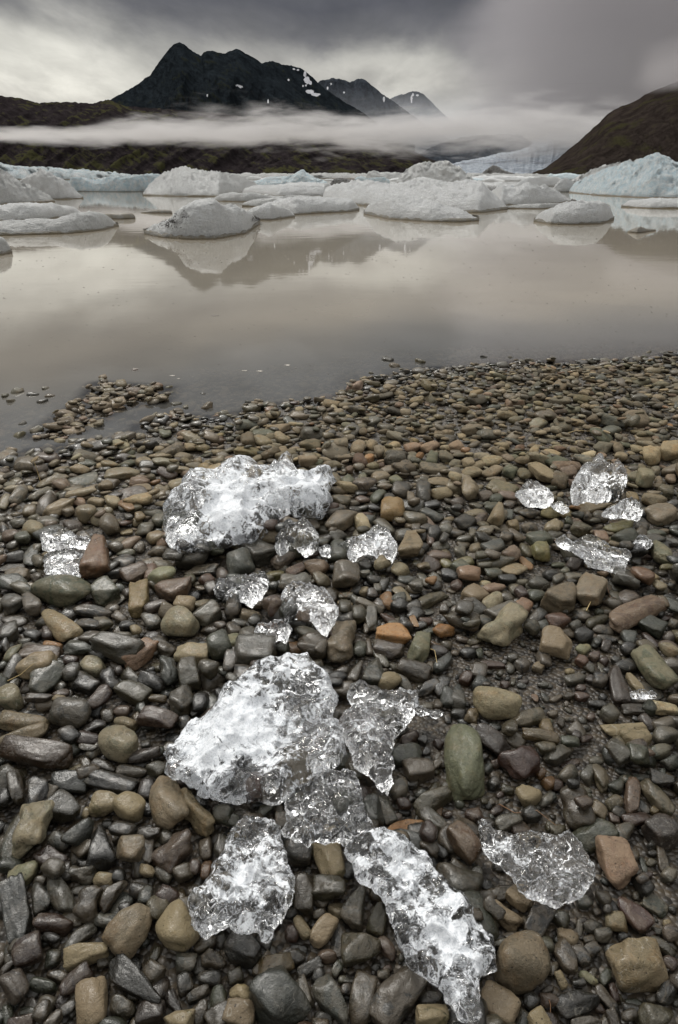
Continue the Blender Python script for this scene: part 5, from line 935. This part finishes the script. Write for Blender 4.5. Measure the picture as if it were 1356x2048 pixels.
print('fill', n1_, n2_, n3_)
# traced stones settle last, small ones first; the ones read as resting on others go on top
TR.sort(key=lambda t: -t['area']); big = set(id(t) for t in TR[:300])
ontop = {(1165,1613),(1147,1571),(388,1615),(277,1186),(72,1330),(195,1113),(994,1395),(789,1255)}
def is_near(t, pts, d=5): return any(abs(t['px']-a) < d and abs(t['py']-b) < d for a, b in pts)
order = sorted(TR, key=lambda t: (is_near(t, ontop), -t['py']*0+t['area']))
order.sort(key=lambda t: (is_near(t, ontop), round(t['py']/60)*1.0 if False else 0))
LAND = []
for t in order:
    r = t['r']; wt = wetness(t['x'], t['y'])
    if t['col'] in 'HTCXOYZV' and wt > .5: wt = .25+.3*(wt-.5)
    elif t['col'] in 'tWKNESF' and wt > .5: wt = .45
    z = settle(t['x'], t['y'], t['G'], t['c'], .34)
    if is_near(t, [(195,1113)]): z += .016
    lev = 5 if t['L'] > 120 else 4 if t['L'] > 52 else 3
    tl = (r.normal(0, .07), r.normal(0, .07))
    V, F, T = place(t['sh'], t['x'], t['y'], z, t['a'], t['b'], t['c'], t['yaw'], tl, lev, r)
    cc = colour(t['col'], r, wt, dustof(t['y'], wt, r)*.6)
    mud = {'S': 1.0, 'K': .7, 'H': .45, 'W': .35}.get(t['col'], r.uniform(0, .6)); mot = {'S': 1, 'K': .9, 'H': 1, 'X': .9}.get(t['col'], r.uniform(.2, .8))
    pr = (mot, mud, r.uniform())
    t['z'] = z
    if id(t) in big:
        o = mesh_obj('river_stone', V, F, M_STONE, loc=(t['x'], t['y'], z), attrs={'col': ('FLOAT_COLOR', np.repeat([cc], len(V), 0)), 'tex': ('FLOAT_VECTOR', T), 'par': ('FLOAT_VECTOR', np.repeat([pr], len(V), 0))})
        t['obj'] = o
    else: pile.add(V, F, cc, T, pr)
# stones standing out of the shallows
for px, py, L_, cd_ in [(66,787,24,'d'),(91,775,16,'g'),(99,790,20,'b'),(83,801,26,'d'),(22,800,22,'g'),(38,868,30,'k'),(45,845,18,'d'),(72,858,26,'g'),(270,738,14,'m'),(405,785,14,'d'),(498,803,22,'d'),(533,806,26,'g'),(352,806,22,'k'),(370,812,18,'g'),(415,812,26,'b'),(447,826,26,'g'),
        (775,718,26,'d'),(787,730,24,'b'),(841,722,22,'k'),(967,712,14,'d'),(1022,713,12,'g'),(1328,703,18,'d'),(1347,713,20,'d'),(1296,703,14,'g'),(742,744,14,'g'),(706,782,20,'k'),(812,742,22,'d'),(1209,720,26,'g'),(1170,726,18,'d'),(1060,720,20,'g'),(930,738,22,'d'),(655,802,20,'b'),(128,856,34,'m'),(60,905,28,'g'),(20,912,30,'d'),(150,880,26,'g'),(10,790,20,'k'),(35,782,26,'g')]:
    r = np.random.default_rng(px*3+py); P = on_plane(px, py, .006); sc = float(np.interp(P[1], YT, SCT)); a = L_/2/sc; V, F, T = place('oat'[px % 3], P[0], P[1], -.004, a, a*.75, a*r.uniform(.45, .7), r.uniform(0, PI), (r.normal(0, .25), r.normal(0, .25)), 3, r)
    pile.add(V, F, colour(cd_, r, .4), T, (.5, .2, .3))
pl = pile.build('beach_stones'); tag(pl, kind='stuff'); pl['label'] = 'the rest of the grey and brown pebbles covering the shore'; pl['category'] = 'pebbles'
# ------------------------------------------------------------------ melting ice on the stones
def smooth_poly(pts, n):
    p = np.array(pts, float); q = np.vstack([p, p[:1]]); seg = np.hypot(*np.diff(q, axis=0).T); s = np.concatenate([[0], np.cumsum(seg)])
    t = np.linspace(0, s[-1], n, endpoint=False); r = np.stack([np.interp(t, s, q[:,0]), np.interp(t, s, q[:,1])], 1)
    for _ in range(2): r = r*.5+.25*(np.roll(r, 1, 0)+np.roll(r, -1, 0))
    return r
def hm_at(x, y):
    i = np.clip(((x-HX0)/HR).astype(int), 0, HM.shape[0]-1); j = np.clip(((y-HY0)/HR).astype(int), 0, HM.shape[1]-1); return HM[i, j]
def ice_piece(label, anchor, frost, thick, lift, poly, spots, seed):
    pp = smooth_poly(poly, 140); cen = pp.mean(0)
    zc = float(surf_point(cen[0], cen[1])[2])+lift
    Wd = np.array([on_plane(a, b, zc) for a, b in pp]); c0 = Wd.mean(0)
    A = .5*abs(np.sum(Wd[:,0]*np.roll(Wd[:,1], -1)-Wd[:,1]*np.roll(Wd[:,0], -1)))
    size = math.sqrt(A); T = thick*size*1.15
    res = max(size/95, .0011)
    x0, y0 = Wd[:,:2].min(0)-res*2; x1, y1 = Wd[:,:2].max(0)+res*2
    gx = np.arange(x0, x1, res); gy = np.arange(y0, y1, res); AX, AY = np.meshgrid(gx, gy, indexing='ij')
    P2 = np.stack([AX.ravel(), AY.ravel()], 1)
    n_ = np.column_stack([P2, P2[:,0]*0])
    # ragged, scalloped rim
    P2w = P2+np.stack([fbm(n_/size*11, 4, seed, gain=.6), fbm(n_/size*11+5, 4, seed+4, gain=.6)], 1)*size*.040
    ins = inside(P2w, Wd[:,:2]); d = seg_dist(P2w, Wd[:,:2], True); sd = np.where(ins, d, -d).reshape(AX.shape)
    rnd = T*.75
    prof = np.sqrt(np.clip(1-(1-np.clip(sd/rnd, 0, 1))**2, 0, 1))
    q = n_/size
    lump = fbm(q*4, 3, seed+10).reshape(AX.shape); rid = fbm(q*10, 4, seed+20, ridged=True).reshape(AX.shape); cel = fbm(q*24, 3, seed+30, ridged=True).reshape(AX.shape)
    top = prof*T*(.62+.62*lump+.06*rid)
    top = np.maximum(top, prof*T*.12)
    lump2 = fbm(q*4.5+9, 3, seed+11).reshape(AX.shape); rid2 = fbm(q*11+3, 4, seed+21, ridged=True).reshape(AX.shape)
    bot = -prof*T*(.38+.25*lump2+.06*rid2)
    bot = np.minimum(bot, -prof*T*.08)
    # melt scallops: shallow dimples meeting in sharp ridges, above and below
    rs = np.random.default_rng(seed); cellr = max(size*.10, .012); nc = int((x1-x0)*(y1-y0)/cellr**2*1.1)+6
    for lay, sg in ((0, 1), (1, -1)):
        cpt = np.column_stack([rs.uniform(x0, x1, nc), rs.uniform(y0, y1, nc)]); Pw = P2+np.stack([fbm(q*7, 2, seed+71+lay), fbm(q*7+4, 2, seed+73+lay)], 1)*cellr*.6
        f1 = np.full(len(P2), 1e9)
        for k0 in range(0, len(P2), 4000):
            dd_ = ((Pw[k0:k0+4000,None,:]-cpt[None])**2).sum(2); f1[k0:k0+4000] = dd_.min(1)
        dm = (np.minimum(f1, cellr**2*1.2)/cellr**2).reshape(AX.shape)*min(cellr*.55, T*.4)
        if sg > 0: top = top+prof*(dm-min(cellr*.2, T*.15))
        else: bot = bot-prof*dm*.35
    m = sd > 0
    idx = -np.ones(AX.shape, int)
    # snap the boundary ring: cells whose four corners are inside become faces; ring vertices share top and bottom
    cell = m[:-1,:-1] & m[1:,:-1] & m[:-1,1:] & m[1:,1:]
    used = np.zeros_like(m); used[:-1,:-1] |= cell; used[1:,:-1] |= cell; used[:-1,1:] |= cell; used[1:,1:] |= cell
    cnt = np.zeros(m.shape, int); cnt[:-1,:-1] += cell; cnt[1:,:-1] += cell; cnt[:-1,1:] += cell; cnt[1:,1:] += cell
    rim = used & (cnt < 4); inn = used & ~rim
    # move rim vertices outwards onto the outline (gradient of sd)
    gxs, gys = np.gradient(sd, res); gl = np.hypot(gxs, gys)+1e-9
    RX = AX-np.where(rim, gxs/gl*np.minimum(sd, res*1.3), 0); RY = AY-np.where(rim, gys/gl*np.minimum(sd, res*1.3), 0)
    tid = -np.ones(m.shape, int); bid = tid.copy()
    nt = used.sum(); tid[used] = np.arange(nt); bid[rim] = tid[rim]; bid[inn] = nt+np.arange(inn.sum())
    zt = np.where(rim, 0, top); Vt = np.stack([RX[used], RY[used], zt[used]], 1); Vb = np.stack([RX[inn], RY[inn], bot[inn]], 1)
    V = np.vstack([Vt, Vb]); i, j = np.nonzero(cell)
    Ft = np.stack([tid[i,j], tid[i+1,j], tid[i+1,j+1], tid[i,j+1]], 1); Fb = np.stack([bid[i,j], bid[i,j+1], bid[i+1,j+1], bid[i+1,j]], 1)
    F = np.vstack([Ft, Fb])
    # sideways wobble so walls are not sheer height-field walls
    w = np.stack([fbm(V/size*11+40, 2, seed+60), fbm(V/size*11+80, 2, seed+61), fbm(V/size*11+120, 2, seed+62)*.5], 1)*size*.016; V = V+w
    # rest on the stones
    hb = hm_at(Vb[:,0], Vb[:,1])-Vb[:,2]; z = float(np.quantile(hb, .80)) if len(hb) else zc
    z = .5*z+.5*zc if abs(z-zc) < .03 else zc+np.clip(z-zc, -.02, .02)
    pr = project(np.column_stack([V[:,0], V[:,1], V[:,2]+z])); fr = np.full(len(V), frost)
    for a, b, r_, k in spots: fr = fr+k*np.exp(-(((pr[:,0]-a)**2+(pr[:,1]-b)**2)/(r_*r_)))
    edge = np.concatenate([sd[used], sd[inn]]); fr = fr-.28*np.exp(-edge/(size*.045))
    rest = V-c0*np.array([1, 1, 0])+seed
    V[:,2] += z
    o = mesh_obj('melting_ice', V, F, M_ICE, loc=(c0[0], c0[1], z), attrs={'frost': ('FLOAT', fr), 'rest': ('FLOAT_VECTOR', rest)})
    return tag(o, label, 'ice chunk', 'ice chunks stranded on the beach')
for i, (lb, an, fr_, th, lf, po, sp) in enumerate(ICE): ice_piece(lb, an, fr_, th, lf, po, sp, 100+i*13)

# ------------------------------------------------------------------ small things: straws, twigs, flecks and foam on the water
M_STRAW = mat_plain('dry_straw', (.42, .31, .14), .6); M_TWIG = mat_plain('brown_twig', (.16, .08, .035), .5); M_FLECK = mat_plain('dark_fleck', (.05, .04, .03), .7); M_FOAM = mat_plain('lake_foam', (.33, .30, .26), .6)
def tube(name, pts, rad, mat, label, cat, sides=6):
    P = np.array(pts, float); V = []; F = []
    for k, p in enumerate(P):
        d = P[min(k+1, len(P)-1)]-P[max(k-1, 0)]; d = d/np.linalg.norm(d); u = np.cross(d, [0,0,1.01]); u /= np.linalg.norm(u); w_ = np.cross(d, u)
        rr = rad*(1-.6*k/(len(P)-1))
        for s in range(sides):
            a = 2*PI*s/sides; V.append(p+rr*(u*math.cos(a)+w_*math.sin(a)))
    for k in range(len(P)-1):
        for s in range(sides): F.append((k*sides+s, k*sides+(s+1) % sides, (k+1)*sides+(s+1) % sides, (k+1)*sides+s))
    o = mesh_obj(name, V, F, mat, loc=P[0]); return tag(o, label, cat)
def on_stones(px, py, up=.003):
    p = surf_point(px, py, .02); z = hm_at(np.array([p[0]]), np.array([p[1]]))[0]
    for _ in range(3): p = on_plane(px, py, z+up); z = max(hm_at(np.array([p[0]]), np.array([p[1]]))[0], .0)
    return np.array([p[0], p[1], z+up])
TW = [('straw',[(15,1361),(40,1346),(69,1331)],.0009,M_STRAW,'pale dry straw lying across the sandy-tan oval stone at left'),
 ('straw',[(76,924),(77,940),(79,955)],.0016,M_STRAW,'pale straw standing upright by the water at the far left'),
 ('twig',[(998,1608),(1030,1626),(1070,1640),(1112,1651)],.0009,M_TWIG,'thin brown twig curving down to the domed clear ice at right'),
 ('straw',[(1176,1206),(1190,1186),(1204,1166)],.0010,M_STRAW,'yellow straw leaning on the angular grey stone at right'),
 ('straw',[(1125,869),(1150,874),(1182,881)],.0014,M_STRAW,'thin yellow stem lying far up the beach at right'),
 ('twig',[(1098,2000),(1099,2016),(1101,2025)],.0008,M_TWIG,'tiny orange-brown needle between stones near the bottom edge'),
 ('twig',[(680,1185),(692,1181),(704,1176)],.0008,M_TWIG,'short orange-brown needle above the two-lobed grey stone'),
 ('straw',[(861,1298),(868,1315),(875,1332)],.0010,M_STRAW,'bent yellow straw beside the pale green block'),
 ('straw',[(1195,1185),(1180,1180),(1177,1165)],.0,M_STRAW,None),
 ('straw',[(1213,1182),(1222,1195),(1228,1212)],.0009,M_TWIG,'brown stalk between the purple stone and the long pink stone')]
for nm, pts, rd, mt, lb in TW:
    if lb is None: continue
    P = np.array([on_stones(a, b) for a, b in pts]); P[:,2] = np.linspace(P[0,2], P[-1,2], len(P)) if len(P) < 4 else P[:,2]
    if 'upright' in lb:
        b0 = on_stones(79, 955); P = np.array([b0, b0+np.array([-.002,0,.035]), b0+np.array([-.005,.0,.075])])
    tube(nm, P, rd, mt, lb, nm)
def flecks(name, n, mat, label, cat, seed, box, sz, flat=.3):
    r = np.random.default_rng(seed); V = []; F = []; k = 0
    for _ in range(n):
        px = r.uniform(box[0], box[2]); py = box[1]+(box[3]-box[1])*r.uniform()**1.2; p = on_plane(px, py, .0015)
        if p[1] < shore_y(p[0])+.03: continue
        s = r.uniform(*sz)*p[1]/2.2; a = r.uniform(0, PI); m_ = 7
        th = np.linspace(0, 2*PI, m_, endpoint=False); rr = s*r.uniform(.6, 1.1, m_)
        X = rr*np.cos(th); Y = rr*np.sin(th)*r.uniform(.35, .9); c, d = math.cos(a), math.sin(a)
        for x, y in zip(X, Y): V.append((p[0]+x*c-y*d, p[1]+x*d+y*c, .0012))
        V.append((p[0], p[1], .0012+s*flat))
        for q in range(m_): F.append((k+q, k+(q+1) % m_, k+m_))
        k += m_+1
    return tag(mesh_obj(name, V, F, mat), label, cat, kind='stuff')
flecks('water_specks', 650, M_FLECK, 'tiny dark specks of debris scattered over the calm water', 'debris', 3, (-40, 470, 1400, 760), (.0016, .0042))
FO = [(270,737,16),(345,751,14),(357,757,9),(520,742,22),(575,730,18),(490,741,14),(430,631,20),(395,634,16),(372,755,8)]
for a, b, s in FO[:7]:
    p = on_plane(a, b, .0015); r = np.random.default_rng(a); th = np.linspace(0, 2*PI, 18, endpoint=False)
    sc = float(np.interp(p[1], YT, SCT)); wv = s/sc*.34; rr = wv*(1+.5*r.uniform(-1, 1, 18)); X = rr*np.cos(th); Y = rr*np.sin(th)*.5
    V = [(p[0]+x, p[1]+y, .0013) for x, y in zip(X, Y)]+[(p[0], p[1], .003)]
    dark = b < 700
    o = mesh_obj('foam_patch' if not dark else 'floating_debris', V, [(q, (q+1) % 18, 18) for q in range(18)], M_FLECK if dark else M_FOAM, loc=(p[0], p[1], 0))
    o['_px'] = a
    if dark: tag(o, {430: 'dark smear of debris floating in mid water, its right half', 395: 'dark smear of debris floating in mid water, its left half'}[a], 'debris')
    else: tag(o, {270: 'leftmost foam patch on the shallow water by a lone dark pebble', 345: 'curled foam patch left of centre near the pebble spit', 357: 'smallest foam patch just right of the curled one', 520: 'longest thin foam streak in mid shallows', 575: 'rightmost pale foam streak on the water', 490: 'thin foam streak left of the longest one'}[a], 'foam')
    del o['_px']

# ------------------------------------------------------------------ labels that single out each stone
ANCH = [(np.mean([p[0] for p in I[5]]), np.mean([p[1] for p in I[5]]), 'the '+I[1], .5*(max(p[0] for p in I[5])-min(p[0] for p in I[5])), .5*(max(p[1] for p in I[5])-min(p[1] for p in I[5]))) for I in ICE]
SHORTH = {(789,1255):'the pitted orange block',(929,1506):'the big grey-green oval',(994,1395):'the cream pear-shaped pebble',(127,1176):'the big moss-green stone',(195,1113):'the triangular orange rock',(1274,1216):'the long pink stone',(233,1478):'the pale speckled round stone',(67,1500):'the long rusty stone',(1281,1915):'the squarish tan slab',(1047,1918):'the big round grey-brown stone',(562,1988):'the largest blue-grey stone',(258,1850):'the big warm-grey oval',(62,1648):'the big pale patched stone',(809,1641):'the orange wedge stone',(785,1017):'the golden ochre stone',(1237,1708):'the flat pink slab',(1309,1326):'the large blue-green oval',(277,1186):'the upright yellow-tan block',(45,1431):'the large sandy oval',(1274,1810):'the maroon oval',(1116,1191):'the large angular grey stone',(1046,1515):'the lumpy maroon stone'}
ANCH += [(a, b, s, 25, 20) for (a, b), s in SHORTH.items()]
ANCH += [(0, y_, 'the left edge at '+w_, 5, 60) for y_, w_ in ()]
def rel(t, A):
    dx, dy = t['px']-A[0], t['py']-A[1]; nx, ny = dx/(A[3]+20), dy/(A[4]+20)
    if abs(nx) > 2.2*abs(ny): return 'right of' if dx > 0 else 'left of'
    if abs(ny) > 2.2*abs(nx): return 'below' if dy > 0 else 'above'
    return ('lower ' if dy > 0 else 'upper ')+('right of' if dx > 0 else 'left of')
used_l = set()
def nw(s): return len(s.split())
bigs = [t for t in TR if 'obj' in t]
for t in bigs:
    lab = None
    for (a, b), l in HAND.items():
        if abs(t['px']-a) < 5 and abs(t['py']-b) < 5 and l not in used_l: lab = l
    t['lab'] = lab
    if lab: used_l.add(lab)
def desc(t):
    s = t['L']*1.0; sz = 'large' if s > 95 else 'small' if s < 45 else ''
    return ' '.join(q for q in (sz, COLS[t['col']][1], SHAPEW[t['sh']]) if q)
for t in bigs:
    if t['lab']: continue
    AN = sorted([A for A in ANCH if math.hypot(t['px']-A[0], t['py']-A[1]) > 12], key=lambda A: math.hypot(max(0, abs(t['px']-A[0])-A[3]), max(0, abs(t['py']-A[1])-A[4])))
    edge = ''
    if t['py'] > 1990: edge = ' at the bottom edge'
    elif t['px'] < 30: edge = ' at the left edge'
    elif t['px'] > 1325: edge = ' at the right edge'
    cand = []
    for A in AN[:4]:
        cand.append(f"{desc(t)}{edge}, {rel(t, A)} {A[2]}")
    for A in AN[:3]:
        for w_ in ('nearest one ', 'further one '): pass
    for i in range(3):
        for j in range(i+1, 5): cand.append(f"{desc(t)}, {rel(t, AN[i])} {AN[i][2]}, {rel(t, AN[j])} {AN[j][2]}")
    cand = [c for c in cand if nw(c) <= 16] or [f"{desc(t)} near {A[2]}" for A in AN[:3]]
    # a candidate must be true of this stone only among all traced stones of the same look
    best = None
    for c in cand:
        if c not in used_l: best = c; break
    if best is None:
        base_ = cand[0]; extra = [' tilted left', ' tilted right', ' lying level']
        k = 0 if t['ang'] < -.25 else 1 if t['ang'] > .25 else 2
        best = desc(t)+extra[k]+', '+rel(t, AN[0])+' '+AN[0][2]
    t['lab'] = best; used_l.add(best)
from collections import Counter
dupc = Counter(t['lab'] for t in bigs)
print('duplicate stone labels', {k: v for k, v in dupc.items() if v > 1})
for t in bigs: tag(t['obj'], t['lab'], 'stone', 'water-worn stones on the beach')
